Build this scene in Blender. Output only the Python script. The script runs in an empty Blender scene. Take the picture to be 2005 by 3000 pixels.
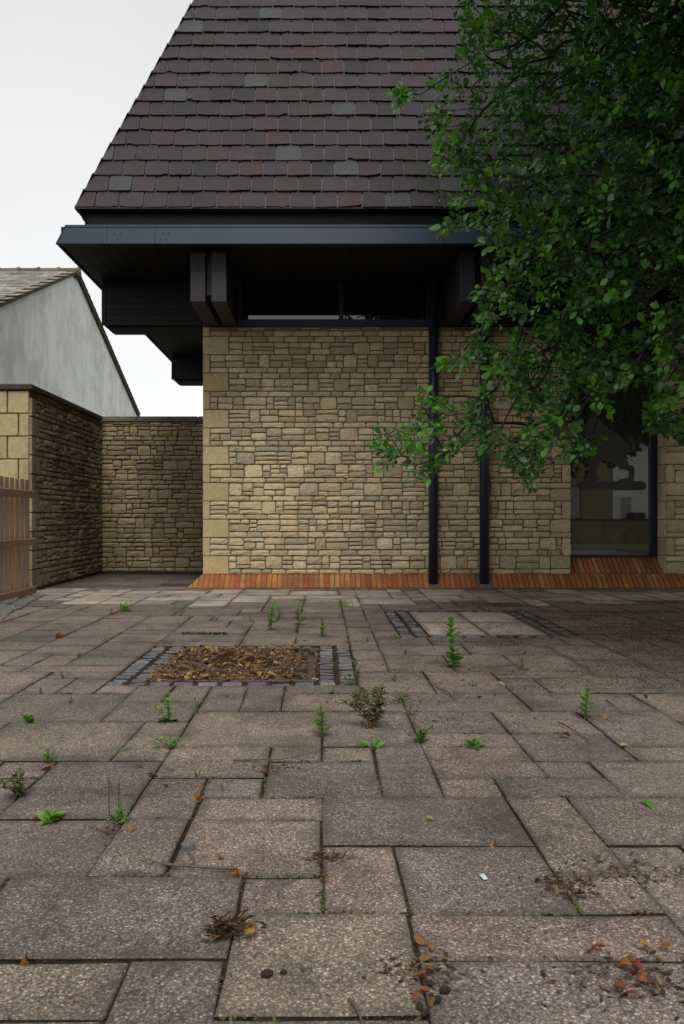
import bpy, math, random
import numpy as np
from mathutils import Matrix, Vector
R = random.Random(7)
NP = np.random.default_rng(11)
scene = bpy.context.scene
COL = scene.collection
rad = math.radians

# ------------------------------------------------------------------ camera
F, CX, CY, EYE = 2420.0, 945.0, 1515.0, 0.92      # focal length in photo pixels, vanishing point, eye height
cam_d = bpy.data.cameras.new('camera'); cam = bpy.data.objects.new('camera', cam_d); COL.objects.link(cam)
cam.location = (0, 0, EYE); cam.rotation_euler = (rad(90), 0, 0)
cam_d.sensor_fit = 'AUTO'; cam_d.sensor_width = 36; cam_d.lens = F / 3000 * 36
cam_d.shift_x = (1002.5 - CX) / 3000; cam_d.shift_y = (CY - 1500) / 3000
cam_d.clip_start = 0.05; cam_d.clip_end = 2000
scene.camera = cam

# ------------------------------------------------------------------ sky, sun, exposure
SUN_EL, SUN_AZ = 53, 1          # elevation; azimuth measured from straight behind the camera, + = to the right
w = bpy.data.worlds.new('World'); scene.world = w; w.use_nodes = True
nt = w.node_tree; nt.nodes.clear()
out = nt.nodes.new('ShaderNodeOutputWorld'); bg = nt.nodes.new('ShaderNodeBackground'); bg.inputs[1].default_value = 0.1
sky = nt.nodes.new('ShaderNodeTexSky'); sky.sky_type = 'NISHITA'; sky.sun_disc = False
sky.sun_elevation = rad(SUN_EL); sky.sun_rotation = rad(180 - SUN_AZ)
tc = nt.nodes.new('ShaderNodeTexCoord'); sep = nt.nodes.new('ShaderNodeSeparateXYZ')
ramp = nt.nodes.new('ShaderNodeValToRGB')          # pale, even cloud deck, a little greyer overhead
ramp.color_ramp.elements[0].position = 0.0; ramp.color_ramp.elements[0].color = (1.0, 1.0, 1.0, 1)
ramp.color_ramp.elements[1].position = 0.55; ramp.color_ramp.elements[1].color = (0.70, 0.70, 0.70, 1); e_ = ramp.color_ramp.elements.new(1.0); e_.color = (0.86, 0.86, 0.86, 1)
nz = nt.nodes.new('ShaderNodeTexNoise'); nz.inputs['Scale'].default_value = 2.2; nz.inputs['Detail'].default_value = 3
mr = nt.nodes.new('ShaderNodeMapRange'); mr.inputs['To Min'].default_value = 5.7; mr.inputs['To Max'].default_value = 7.3
mul = nt.nodes.new('ShaderNodeVectorMath'); mul.operation = 'SCALE'
mix = nt.nodes.new('ShaderNodeMix'); mix.data_type = 'RGBA'; mix.inputs[0].default_value = 0.97
L = nt.links.new
L(tc.outputs['Generated'], sep.inputs[0]); L(sep.outputs['Z'], ramp.inputs[0])
L(tc.outputs['Generated'], nz.inputs['Vector']); L(nz.outputs[0], mr.inputs[0])
L(ramp.outputs[0], mul.inputs[0]); L(mr.outputs[0], mul.inputs['Scale'])
L(sky.outputs[0], mix.inputs[6]); L(mul.outputs[0], mix.inputs[7]); L(mix.outputs[2], bg.inputs[0]); L(bg.outputs[0], out.inputs[0])
sun_d = bpy.data.lights.new('sun', 'SUN'); sun = bpy.data.objects.new('sun', sun_d); COL.objects.link(sun)
sun_d.energy = 1.5; sun_d.angle = rad(28); sun_d.color = (1.0, 0.96, 0.9)
sun.rotation_euler = (rad(90 - SUN_EL), 0, rad(SUN_AZ)); sun.location = (0, -5, 12)
vs = scene.view_settings; vs.view_transform = 'Standard'; vs.look = 'None'; vs.gamma = 1; vs.exposure = 0.75
try: vs.use_curve_mapping = False
except Exception: pass
scene.render.engine = 'CYCLES'
scene.cycles.use_denoising = True
scene.cycles.max_bounces = 6; scene.cycles.diffuse_bounces = 3; scene.cycles.glossy_bounces = 3; scene.cycles.transmission_bounces = 3

# ------------------------------------------------------------------ measuring helpers
def at(px, py, Y):
    return Vector(((px - CX) * Y / F, Y, EYE + (CY - py) * Y / F))
K = 2005 / 1568
def G(dx, dy):                     # a spot on the paving
    Y = F * EYE / (dy * K - CY)
    return Vector(((dx * K - CX) * Y / F, Y, 0))

# ------------------------------------------------------------------ object helpers
def wmat(o):
    m = o.matrix_basis.copy()
    if o.parent: m = wmat(o.parent) @ o.matrix_parent_inverse @ m
    return m
def adopt(o, parent):
    if parent is not None:
        o.parent = parent; o.matrix_parent_inverse = wmat(parent).inverted()
def tag(o, label=None, cat=None, group=None, kind=None):
    if label: o['label'] = label
    if cat: o['category'] = cat
    if group: o['group'] = group
    if kind: o['kind'] = kind
    return o
def empty(name, loc=(0, 0, 0)):
    o = bpy.data.objects.new(name, None); COL.objects.link(o); o.location = loc; o.empty_display_size = .1; return o
def thing(name, label, cat, loc=(0, 0, 0), group=None):
    return tag(empty(name, loc), label, cat, group)
def inst(name, me, M=None, parent=None):
    o = bpy.data.objects.new(name, me); COL.objects.link(o)
    if M is not None: o.matrix_basis = M
    adopt(o, parent); return o
class MB:
    def __init__(s): s.v = []; s.f = []
    def add(s, vs, fs):
        n = len(s.v); s.v += [tuple(v) for v in vs]; s.f += [tuple(i + n for i in f) for f in fs]; return s
    def box(s, x0, x1, y0, y1, z0, z1):
        return s.add([(x0,y0,z0),(x1,y0,z0),(x1,y1,z0),(x0,y1,z0),(x0,y0,z1),(x1,y0,z1),(x1,y1,z1),(x0,y1,z1)],
            [(0,3,2,1),(4,5,6,7),(0,1,5,4),(1,2,6,5),(2,3,7,6),(3,0,4,7)])
    def cbox(s, x0, x1, y0, y1, z0, z1, c=.006):          # box with chamfered edges
        vs = []; a = [(x0,x1),(y0,y1),(z0,z1)]
        idx = {}
        for ax in range(3):
            for sx in (0,1):
                for sy in (0,1):
                    for sz in (0,1):
                        k = (sx,sy,sz); p = [a[i][k[i]] + (0 if i == ax else (c if k[i]==0 else -c)) for i in range(3)]
                        idx[(ax,k)] = len(vs); vs.append(p)
        fs = []
        for ax in range(3):
            b, d = [(1,2),(2,0),(0,1)][ax]
            for sd in (0,1):
                ks = []
                for u, v in ((0,0),(1,0),(1,1),(0,1)):
                    k = [0,0,0]; k[ax] = sd; k[b] = u; k[d] = v; ks.append(idx[(ax,tuple(k))])
                fs.append(tuple(ks if sd else ks[::-1]))
        for ax in range(3):
            b, d = [(1,2),(2,0),(0,1)][ax]
            for u in (0,1):
                for v in (0,1):
                    k0 = [0,0,0]; k0[b] = u; k0[d] = v; k1 = list(k0); k1[ax] = 1
                    q = (idx[(b,tuple(k0))], idx[(b,tuple(k1))], idx[(d,tuple(k1))], idx[(d,tuple(k0))])
                    fs.append(q if (u ^ v) else q[::-1])
        for k in [(i,j,l) for i in (0,1) for j in (0,1) for l in (0,1)]:
            t = (idx[(0,k)], idx[(1,k)], idx[(2,k)]); fs.append(t if sum(k) % 2 else t[::-1])
        return s.add(vs, fs)
    def prism(s, poly, vec):                               # closed polygon extruded along vec
        n = len(poly); vec = Vector(vec); p = [Vector(q) for q in poly]
        return s.add(p + [q + vec for q in p], [tuple(range(n))[::-1], tuple(range(n, 2*n))] + [(i, (i+1)%n, (i+1)%n+n, i+n) for i in range(n)])
    def tube(s, pts, rs, n=8, cap=True):
        pts = [Vector(p) for p in pts]; N = len(pts)
        if not hasattr(rs, '__len__'): rs = [rs] * N
        vs = []; d0 = (pts[1] - pts[0]).normalized(); up = Vector((0,0,1)) if abs(d0.z) < .9 else Vector((1,0,0))
        for i, p in enumerate(pts):
            d = (pts[min(i+1,N-1)] - pts[max(i-1,0)]).normalized()
            a = d.cross(up).normalized(); b = a.cross(d).normalized()
            for k in range(n):
                t = 2*math.pi*k/n; vs.append(p + (a*math.cos(t) + b*math.sin(t)) * rs[i])
        fs = [(i*n+k, i*n+(k+1)%n, (i+1)*n+(k+1)%n, (i+1)*n+k) for i in range(N-1) for k in range(n)]
        if cap: fs += [tuple(range(n))[::-1], tuple((N-1)*n+k for k in range(n))]
        return s.add(vs, fs)
    def put(s, me_v, me_f, M):
        return s.add([M @ Vector(v) for v in me_v], me_f)
    def mesh(s, name, mat, smooth=False):
        me = bpy.data.meshes.new(name); me.from_pydata(s.v, [], s.f); me.materials.append(mat)
        if smooth: me.polygons.foreach_set('use_smooth', [True]*len(me.polygons))
        me.update(); return me
    def build(s, name, mat, parent=None, smooth=False, kind=None):
        o = inst(name, s.mesh(name, mat, smooth), None, parent)
        if kind: o['kind'] = kind
        return o

# ------------------------------------------------------------------ materials
class Mat:
    def __init__(s, name, rough=.8, spec=.3):
        s.m = bpy.data.materials.new(name); s.m.use_nodes = True; s.t = s.m.node_tree
        s.b = s.t.nodes['Principled BSDF']; s.b.inputs['Roughness'].default_value = rough; s.b.inputs['Specular IOR Level'].default_value = spec
        s.geo = None
    def n(s, t, **kw):
        x = s.t.nodes.new(t)
        for k, v in kw.items(): setattr(x, k, v)
        return x
    def l(s, a, b): s.t.links.new(a, b); return s
    def pos(s, scale=None):
        if s.geo is None: s.geo = s.n('ShaderNodeNewGeometry')
        p = s.geo.outputs['Position']
        if scale is None: return p
        mp = s.n('ShaderNodeMapping'); mp.inputs['Scale'].default_value = scale; s.l(p, mp.inputs[0]); return mp.outputs[0]
    def rnd(s):
        s.pos(); oi = s.n('ShaderNodeObjectInfo')
        a = s.math('ADD', s.geo.outputs['Random Per Island'], oi.outputs['Random']); return s.math('FRACT', a)
    def math(s, op, a, b=None, c=None):
        x = s.n('ShaderNodeMath', operation=op)
        for i, q in enumerate((a, b, c)):
            if q is None: continue
            if isinstance(q, (int, float)): x.inputs[i].default_value = q
            else: s.l(q, x.inputs[i])
        return x.outputs[0]
    def noise(s, scale, detail=4, rough=.6, vec=None, out=0):
        x = s.n('ShaderNodeTexNoise'); x.inputs['Scale'].default_value = scale; x.inputs['Detail'].default_value = detail; x.inputs['Roughness'].default_value = rough
        s.l(vec if vec is not None else s.pos(), x.inputs['Vector']); return x.outputs[out]
    def voro(s, scale, vec=None, feature='F1'):
        x = s.n('ShaderNodeTexVoronoi', feature=feature); x.inputs['Scale'].default_value = scale
        s.l(vec if vec is not None else s.pos(), x.inputs['Vector']); return x
    def ramp(s, fac, stops, interp='LINEAR'):
        x = s.n('ShaderNodeValToRGB'); cr = x.color_ramp; cr.interpolation = interp
        while len(cr.elements) < len(stops): cr.elements.new(.5)
        for e, (p, c) in zip(cr.elements, stops):
            e.position = p; e.color = (c if hasattr(c, '__len__') else (c,)*3) + (1,) if not hasattr(c,'__len__') or len(c)==3 else c
        s.l(fac, x.inputs[0]); return x.outputs[0]
    def mix(s, fac, a, b, mode='MIX'):
        x = s.n('ShaderNodeMix', data_type='RGBA', blend_type=mode)
        for i, q in ((0, fac), (6, a), (7, b)):
            if isinstance(q, (int, float)): x.inputs[i].default_value = q if i == 0 else (q, q, q, 1)
            elif isinstance(q, tuple): x.inputs[i].default_value = q + (1,)
            else: s.l(q, x.inputs[i])
        return x.outputs[2]
    def col(s, c):
        if isinstance(c, tuple): s.b.inputs['Base Color'].default_value = c + (1,)
        else: s.l(c, s.b.inputs['Base Color'])
        return s
    def bump(s, h, strength=.5, dist=.01):
        x = s.n('ShaderNodeBump'); x.inputs['Strength'].default_value = strength; x.inputs['Distance'].default_value = dist
        s.l(h, x.inputs['Height']); s.l(x.outputs[0], s.b.inputs['Normal']); return s
def spread(cols):          # evenly spaced constant stops
    return [(i / len(cols), c) for i, c in enumerate(cols)]

def stone_mat(name, cols, grime, gcol, bump=.9, spots=.35):
    m = Mat(name, .92, .15)
    c = m.ramp(m.rnd(), spread(cols), 'CONSTANT')
    c = m.mix(.55, c, m.ramp(m.noise(22, 5, .7), [(.3, .55), (.7, 1.25)]), 'MULTIPLY')
    c = m.mix(m.math('MULTIPLY', m.ramp(m.noise(1.7, 6, .7, m.pos((1, 1, .55))), [(.42, 0.), (.66, 1.)]), grime), c, gcol)
    c = m.mix(m.math('MULTIPLY', m.ramp(m.noise(75, 2, .5), [(.62, 0.), (.72, 1.)]), spots), c, (.07, .055, .035))
    m.col(c).bump(m.noise(48, 6, .75), bump, .012); return m.m
M_STONE = stone_mat('rubble_stone', [(.60,.48,.285),(.66,.535,.335),(.56,.45,.265),(.50,.415,.26),(.63,.50,.285),(.47,.38,.22),(.61,.51,.33),(.44,.365,.22),(.67,.55,.345),(.41,.36,.245)], .42, (.27,.215,.135))
M_STONE2 = stone_mat('weathered_rubble', [(0.408,0.323,0.201),(0.456,0.367,0.228),(0.370,0.284,0.170),(0.418,0.348,0.233),(0.494,0.387,0.228),(0.342,0.245,0.138),(0.399,0.314,0.185),(0.437,0.314,0.154)], .5, (.115,.085,.05))
M_STONE3 = stone_mat('dark_weathered_rubble', [(.31,.25,.15),(.35,.285,.175),(.27,.215,.13),(.33,.275,.18),(.36,.285,.155),(.25,.19,.11)], .7, (.075,.062,.042))
M_ASHLAR = stone_mat('ashlar', [(.50,.385,.205),(.53,.415,.23),(.46,.355,.19),(.48,.37,.18),(.54,.43,.25)], .5, (.34,.265,.15), .35, .2)
M_PIER = stone_mat('pier_block', [(.46,.36,.20),(.42,.335,.19),(.39,.32,.19),(.47,.37,.21)], .75, (.20,.165,.11), .8, .45)
def mortar(name, c):
    m = Mat(name, .95, .1); m.col(m.mix(.5, c, m.ramp(m.noise(30, 4), [(.3, .5), (.7, 1.3)]), 'MULTIPLY')).bump(m.noise(120, 3), .6, .004); return m.m
M_MORTAR = mortar('mortar', (.205,.165,.115)); M_MORTAR2 = mortar('weathered_mortar', (.115,.095,.065)); M_CEMENT = mortar('cement', (.13,.11,.088))
m = Mat('brick', .85, .2)
c = m.ramp(m.rnd(), spread([(0.372,0.118,0.034),(0.396,0.143,0.038),(0.432,0.179,0.042),(0.312,0.087,0.028),(0.348,0.084,0.028),(0.408,0.179,0.045),(0.396,0.224,0.075),(0.336,0.122,0.036),(0.276,0.100,0.034),(0.408,0.156,0.038),(0.360,0.128,0.036),(0.324,0.109,0.032)]), 'CONSTANT')
c = m.mix(.6, c, m.ramp(m.noise(28, 4, .7), [(.3, .5), (.72, 1.35)]), 'MULTIPLY')
c = m.mix(m.math('MULTIPLY', m.ramp(m.noise(3.5, 6, .75), [(.45, 0.), (.68, 1.)]), .6), c, (.09,.055,.035))
c = m.mix(m.math('MULTIPLY', m.ramp(m.noise(55, 3, .6), [(.6, 0.), (.7, 1.)]), .35), c, (.30,.22,.15))
m.col(c).bump(m.noise(90, 4), .5, .004); M_BRICK = m.m
m = Mat('slate', .6, .22)
c = m.ramp(m.rnd(), spread([(0.0333,0.0237,0.0288),(0.0384,0.0275,0.0333),(0.0282,0.0218,0.0262),(0.0358,0.0250,0.0307),(0.0410,0.0307,0.0384),(0.0307,0.0230,0.0282),(0.0243,0.0205,0.0230),(0.0410,0.0282,0.0307),
    (0.0346,0.0269,0.0346),(0.0371,0.0282,0.0301),(0.0294,0.0230,0.0256),(0.0384,0.0294,0.0365),(0.0461,0.0256,0.0269),(0.0307,0.0282,0.0256),(0.0346,0.0269,0.0282),(0.0512,0.0563,0.0563),(0.0358,0.0275,0.0326),(0.0397,0.0288,0.0339),(0.0230,0.0198,0.0230)]), 'CONSTANT')
c = m.mix(.55, c, m.ramp(m.noise(9, 5, .7), [(.3, .6), (.72, 1.3)]), 'MULTIPLY')
c = m.mix(m.math('MULTIPLY', m.ramp(m.noise(2.1, 4, .7), [(.54, 0.), (.7, 1.)]), .35), c, (.030,.031,.025))
c = m.mix(m.math('MULTIPLY', m.ramp(m.noise(60, 2, .6), [(.68, 0.), (.74, 1.)]), .5), c, (.075,.07,.064))
m.col(c).bump(m.noise(14, 6, .7, m.pos((1, 1, .6))), .8, .016); M_SLATE = m.m
m = Mat('house_slate', .6, .4)
m.col(m.mix(.6, m.ramp(m.rnd(), spread([(.24,.225,.21),(.30,.28,.26),(.20,.19,.185),(.34,.32,.29)]), 'CONSTANT'), m.ramp(m.noise(5, 5, .7), [(.3, .35), (.7, 1.3)]), 'MULTIPLY')).bump(m.noise(20, 4), .4, .01); M_HSLATE = m.m
m = Mat('fascia_paint', .5, .18)
m.col(m.mix(.5, (.013,.026,.046), m.ramp(m.noise(1.8, 5, .65), [(.3, .75), (.7, 1.2)]), 'MULTIPLY')).bump(m.noise(5, 2), .08, .01); M_FASCIA = m.m
m = Mat('dark_band_paint', .5, .4)
m.col(m.mix(.5, (.010,.014,.022), m.ramp(m.noise(3, 4), [(.3, .7), (.7, 1.3)]), 'MULTIPLY')); M_BAND = m.m
m = Mat('pipe_paint', .38, .5); m.col((.018,.023,.033)).bump(m.noise(12, 3), .05, .01); M_PIPE = m.m
m = Mat('frame_paint', .4, .5); m.col((.012,.018,.040)); M_FRAME = m.m
def wood(name, c, contrast, rough=.75, stretch=(14, 14, .8)):
    m = Mat(name, rough, .25); g = m.noise(3.2, 5, .65, m.pos(stretch))
    cc = m.mix(.8, c, m.ramp(g, [(.3, 1 - contrast), (.7, 1 + contrast)]), 'MULTIPLY')
    tint = m.ramp(m.rnd(), [(0., .75), (1., 1.2)]); cc = m.mix(.8, cc, tint, 'MULTIPLY')
    m.col(cc).bump(g, .35, .004); return m.m
M_BOARD = wood('black_boarding', (.012,.013,.018), .25, .6, (.8, 14, 14))
M_BEAM = wood('stained_beam', (.030,.027,.031), .35, .6)
M_SOFFIT = wood('soffit_board', (.0045,.0044,.005), .3, .65, (.8, 14, 14))
m = Mat('fence_timber', .8, .2); g = m.noise(2.6, 5, .65, m.pos((12, 12, .7)))
c = m.mix(.85, m.ramp(m.rnd(), [(0., (.52,.35,.21)), (.5, (.47,.345,.235)), (1., (.42,.33,.25))]), m.ramp(g, [(.3, .6), (.7, 1.3)]), 'MULTIPLY')
kn = m.voro(3.2, m.pos((2.4, 2.4, 1.0))); c = m.mix(m.ramp(kn.outputs['Distance'], [(.03, 1.), (.075, 0.)]), c, (.07,.035,.02))
m.col(c).bump(g, .3, .004); M_FENCE = m.m
m = Mat('fence_rail', .8, .2); g = m.noise(2.6, 5, .65, m.pos((12, .7, 12)))
m.col(m.mix(.8, (.25,.155,.10), m.ramp(g, [(.3, .6), (.7, 1.35)]), 'MULTIPLY')).bump(g, .3, .004); M_RAIL = m.m
# paving: exposed aggregate
def slab_mat(name, lift, pebble=True):
    m = Mat(name, .88, .25); r = m.rnd()
    base = m.ramp(r, spread([(0.217,0.186,0.163),(0.194,0.175,0.161),(0.171,0.156,0.143),(0.224,0.197,0.168),(0.157,0.146,0.134),(0.213,0.180,0.161),(0.186,0.166,0.147),(0.221,0.196,0.177),(0.203,0.180,0.153)]), 'CONSTANT')
    if pebble:
        v = m.voro(175); sepc = m.n('ShaderNodeSeparateColor'); m.l(v.outputs['Color'], sepc.inputs[0])
        peb = m.ramp(sepc.outputs[0], spread([(.55,.50,.47),(.85,.72,.66),(1.0,.90,.82),(.70,.66,.64),(1.25,.98,.86),(.48,.44,.42),(1.1,1.02,.95),(.80,.66,.60),(1.35,1.3,1.22),(.62,.58,.55),(.95,.82,.72),(.75,.7,.66),(1.2,1.1,1.0),(.9,.8,.75),(.7,.62,.58),(1.05,.85,.76),(1.85,1.78,1.66)]), 'CONSTANT')
        edge = m.mix(.5, m.ramp(v.outputs['Distance'], [(.25, 1.18), (.75, .5)]), m.ramp(m.noise(260, 3, .7), [(.3, .7), (.7, 1.35)]), 'MULTIPLY')
        cc = m.mix(1., m.mix(1., base, peb, 'MULTIPLY'), edge, 'MULTIPLY')
        m.bump(v.outputs['Distance'], -.55, .004)
    else:
        cc = m.mix(.6, m.mix(1., base, (1.16,1.12,1.05), 'MULTIPLY'), m.ramp(m.noise(35, 4), [(.3, .8), (.7, 1.15)]), 'MULTIPLY'); m.bump(m.noise(90, 4), .3, .003)
    cc = m.mix(1., cc, m.ramp(m.noise(2.6, 5, .7), [(.28, .55 * lift), (.5, 1.08 * lift), (.75, 1.34 * lift)]), 'MULTIPLY')
    cc = m.mix(m.math('MULTIPLY', m.ramp(m.noise(6.5, 6, .78), [(.52, 0.), (.68, 1.)]), .6), cc, (.060,.052,.044))   # algae and tread dirt
    cc = m.mix(m.math('MULTIPLY', m.ramp(m.noise(1.1, 3, .6), [(.5, 0.), (.68, 1.)]), .35), cc, (.135,.112,.075))     # ochre staining
    cc = m.mix(1., cc, m.ramp(m.noise(.75, 5, .72), [(.32, .66), (.5, 1.02), (.7, 1.18)]), 'MULTIPLY')
    tc_ = m.n('ShaderNodeTexCoord'); sp_ = m.n('ShaderNodeSeparateXYZ'); m.l(tc_.outputs['Generated'], sp_.inputs[0])     # grime washed out of the joints
    ed_ = m.math('MINIMUM', m.math('SUBTRACT', .5, m.math('ABSOLUTE', m.math('SUBTRACT', sp_.outputs[0], .5))), m.math('SUBTRACT', .5, m.math('ABSOLUTE', m.math('SUBTRACT', sp_.outputs[1], .5))))
    ed_ = m.math('ADD', ed_, m.math('MULTIPLY', m.math('SUBTRACT', m.noise(6, 5, .7), .5), .28))
    cc = m.mix(m.math('MULTIPLY', m.ramp(ed_, [(0., 1.), (.10, 0.)]), .6), cc, (.060,.050,.040))
    li_ = m.ramp(m.noise(16, 3, .6), [(.70, 0.), (.76, 1.)]); cc = m.mix(m.math('MULTIPLY', li_, .35), cc, (.34,.33,.30))    # lichen
    m.col(cc); return m.m
M_SLAB = slab_mat('aggregate_slab', .95); M_FLAG = slab_mat('smooth_flag', 1.4, False)
m = Mat('soil', .95, .1); m.col(m.mix(.8, m.ramp(m.noise(40, 5, .7), [(.3, (.016,.012,.008)), (.6, (.05,.036,.024)), (.8, (.10,.07,.04))]), m.ramp(m.noise(3, 3), [(.4, .6), (.7, 1.3)]), 'MULTIPLY')).bump(m.noise(150, 4), 1, .006); M_SOIL = m.m
m = Mat('terrain', .95, .1); m.col(m.ramp(m.noise(.6, 6, .7), [(.3, (.045,.055,.02)), (.7, (.10,.09,.05))])); M_GROUND = m.m
m = Mat('granite', .75, .35)
c = m.mix(.7, m.ramp(m.rnd(), spread([(0.112,0.122,0.133),(0.143,0.150,0.160),(0.092,0.101,0.112),(0.122,0.128,0.133),(0.170,0.173,0.177)]), 'CONSTANT'), m.ramp(m.noise(60, 5, .75), [(.3, .4), (.7, 1.45)]), 'MULTIPLY')
c = m.mix(m.math('MULTIPLY', m.ramp(m.noise(9, 4, .7), [(.5, 0.), (.68, 1.)]), .7), c, (.05,.042,.034)); m.col(c).bump(m.noise(50, 5, .7), .8, .008); M_SETT = m.m
m = Mat('cast_iron', .6, .4); m.col(m.mix(.7, (.062,.042,.036), m.ramp(m.noise(25, 5, .7), [(.3, .6), (.7, 1.4)]), 'MULTIPLY')).bump(m.noise(80, 4), .4, .003); M_IRON = m.m
m = Mat('render_coat', .9, .2)
st = m.noise(1.5, 6, .7, m.pos((1, 1.1, .3))); sp = m.noise(1.1, 5, .7)
c = m.mix(m.ramp(st, [(.46, 0.), (.66, .7)]), (.80,.825,.82), (.54,.555,.55))
c = m.mix(m.math('MULTIPLY', m.ramp(sp, [(.48, 0.), (.62, 1.)]), .55), c, (.50,.515,.51))
c = m.mix(m.math('MULTIPLY', m.ramp(m.noise(9, 5, .8), [(.6, 0.), (.7, 1.)]), .3), c, (.22,.22,.21)); m.col(c).bump(m.noise(40, 4), .3, .006); M_RENDER = m.m
m = Mat('white_render', .9, .2); m.col((.80,.80,.77)); M_WHITE = m.m
m = Mat('buff_render', .9, .2); m.col((.30,.25,.16)); M_BUFF = m.m
def coping_mat(name, c):
    m = Mat(name, .9, .2); m.col(m.mix(.7, m.mix(.6, c, m.ramp(m.rnd(), [(0., .65), (1., 1.3)]), 'MULTIPLY'), m.ramp(m.noise(12, 5, .7), [(.3, .45), (.7, 1.3)]), 'MULTIPLY')).bump(m.noise(60, 4), .5, .006); return m.m
M_COPING = coping_mat('coping', (.135,.115,.095)); M_COPING2 = coping_mat('dirty_coping', (.075,.06,.045))
m = Mat('dark_glass', .02, .5); m.col((.030,.029,.026)); m.b.inputs['IOR'].default_value = 2.2; M_GLASS = m.m
m = Mat('shaded_glass', .02, .5); m.col((.004,.004,.004)); m.b.inputs['IOR'].default_value = 1.9; M_GLASS2 = m.m
m = Mat('frosted_film', .45, .3); m.col((.056,.054,.050)); M_FILM = m.m
m = Mat('etched_line', .5, .3); m.col((.15,.15,.14)); M_LINE = m.m
def leaf_mat(name, cols, trans, tr_col, rough=.33, spec=.6, noise=True):
    m = Mat(name, rough, spec); c = m.ramp(m.rnd(), spread(cols), 'CONSTANT')
    if noise: c = m.mix(.5, c, m.ramp(m.noise(45, 3), [(.3, .65), (.7, 1.3)]), 'MULTIPLY')
    m.col(c)
    if trans:
        t = m.n('ShaderNodeBsdfTranslucent'); t.inputs[0].default_value = tr_col + (1,)
        ms = m.n('ShaderNodeMixShader'); ms.inputs[0].default_value = trans
        o = m.t.nodes['Material Output']; m.l(m.b.outputs[0], ms.inputs[1]); m.l(t.outputs[0], ms.inputs[2]); m.l(ms.outputs[0], o.inputs[0])
    return m.m
M_LEAF = leaf_mat('alder_leaf', [(0.041,0.116,0.022),(0.053,0.145,0.025),(0.035,0.095,0.025),(0.047,0.128,0.030),(0.066,0.168,0.028),(0.037,0.102,0.020),(0.056,0.140,0.039)], .24, (.07,.22,.015))
M_YOUNG = leaf_mat('young_alder_leaf', [(0.081,0.269,0.020),(0.099,0.316,0.024),(0.062,0.215,0.020),(0.118,0.336,0.029)], .35, (.13,.36,.02))
M_BARK = wood('bark', (.040,.033,.027), .45, .9, (3, 3, 3))
M_WEED = leaf_mat('weed_leaf', [(0.098,0.210,0.035),(0.127,0.252,0.045),(0.078,0.168,0.030),(0.157,0.277,0.050)], .3, (.14,.32,.03), .55, .3)
M_WEED_DULL = leaf_mat('dull_weed_leaf', [(.075,.105,.035),(.09,.12,.04),(.065,.085,.03),(.11,.115,.05)], .25, (.09,.12,.03), .6, .3)
M_MOSS = leaf_mat('moss', [(.06,.085,.015),(.085,.11,.02),(.05,.06,.015)], .1, (.06,.1,.01), .8, .2)
M_RED = leaf_mat('red_leaf', [(0.140,0.026,0.014),(0.168,0.045,0.016),(0.098,0.021,0.018),(0.189,0.064,0.020)], .2, (.3,.05,.02), .6, .3)
M_DRY = leaf_mat('dry_leaf', [(0.233,0.130,0.051),(0.179,0.090,0.032),(0.278,0.170,0.072),(0.134,0.067,0.025),(0.206,0.107,0.038),(0.332,0.211,0.093),(0.108,0.055,0.024),(0.251,0.117,0.038)], .15, (.25,.12,.04), .75, .25)
M_ORANGE = leaf_mat('orange_leaf', [(0.288,0.122,0.030),(0.259,0.144,0.045),(0.216,0.079,0.022)], .25, (.45,.2,.04), .65, .3)
M_STEM = Mat('weed_stem', .7, .3).col((.085,.10,.035)).m
M_DEADSTEM = Mat('dead_stem', .8, .2).col((.065,.038,.024)).m
m = Mat('twig_bark', .9, .2); m.col(m.mix(.6, (.105,.078,.060), m.ramp(m.noise(60, 4), [(.3, .5), (.7, 1.4)]), 'MULTIPLY')); M_TWIG = m.m
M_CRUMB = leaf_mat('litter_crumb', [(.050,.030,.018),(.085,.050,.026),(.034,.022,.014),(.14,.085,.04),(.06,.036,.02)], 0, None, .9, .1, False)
M_CONE = Mat('cone', .85, .2).col((.030,.020,.015)).m
m = Mat('slate_pebble', .6, .4); m.col(m.mix(.5, (.095,.105,.115), m.ramp(m.noise(50, 4), [(.3, .6), (.7, 1.3)]), 'MULTIPLY')); M_PEBBLE = m.m
M_PAPER = Mat('paper', .8, .3).col((.50,.55,.57)).m
m = Mat('limestone_rubble', .9, .2); m.col(m.mix(.7, m.ramp(m.rnd(), spread([(.16,.155,.14),(.20,.19,.165),(.13,.125,.115)]), 'CONSTANT'), m.ramp(m.noise(25, 5, .7), [(.3, .4), (.7, 1.4)]), 'MULTIPLY')).bump(m.noise(40, 5, .7), .8, .01); M_EDGE = m.m

# ================================================================== THE GROUND
g = MB().box(-300, 300, -300, 600, -.5, -.06).build('ground', M_GROUND); g['kind'] = 'structure'
pave = MB().box(-3.62, 9, -1.5, 13.7, -.058, -.007).build('pavement', M_SOIL); pave['kind'] = 'structure'
U, Y0 = .2, .117
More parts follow.
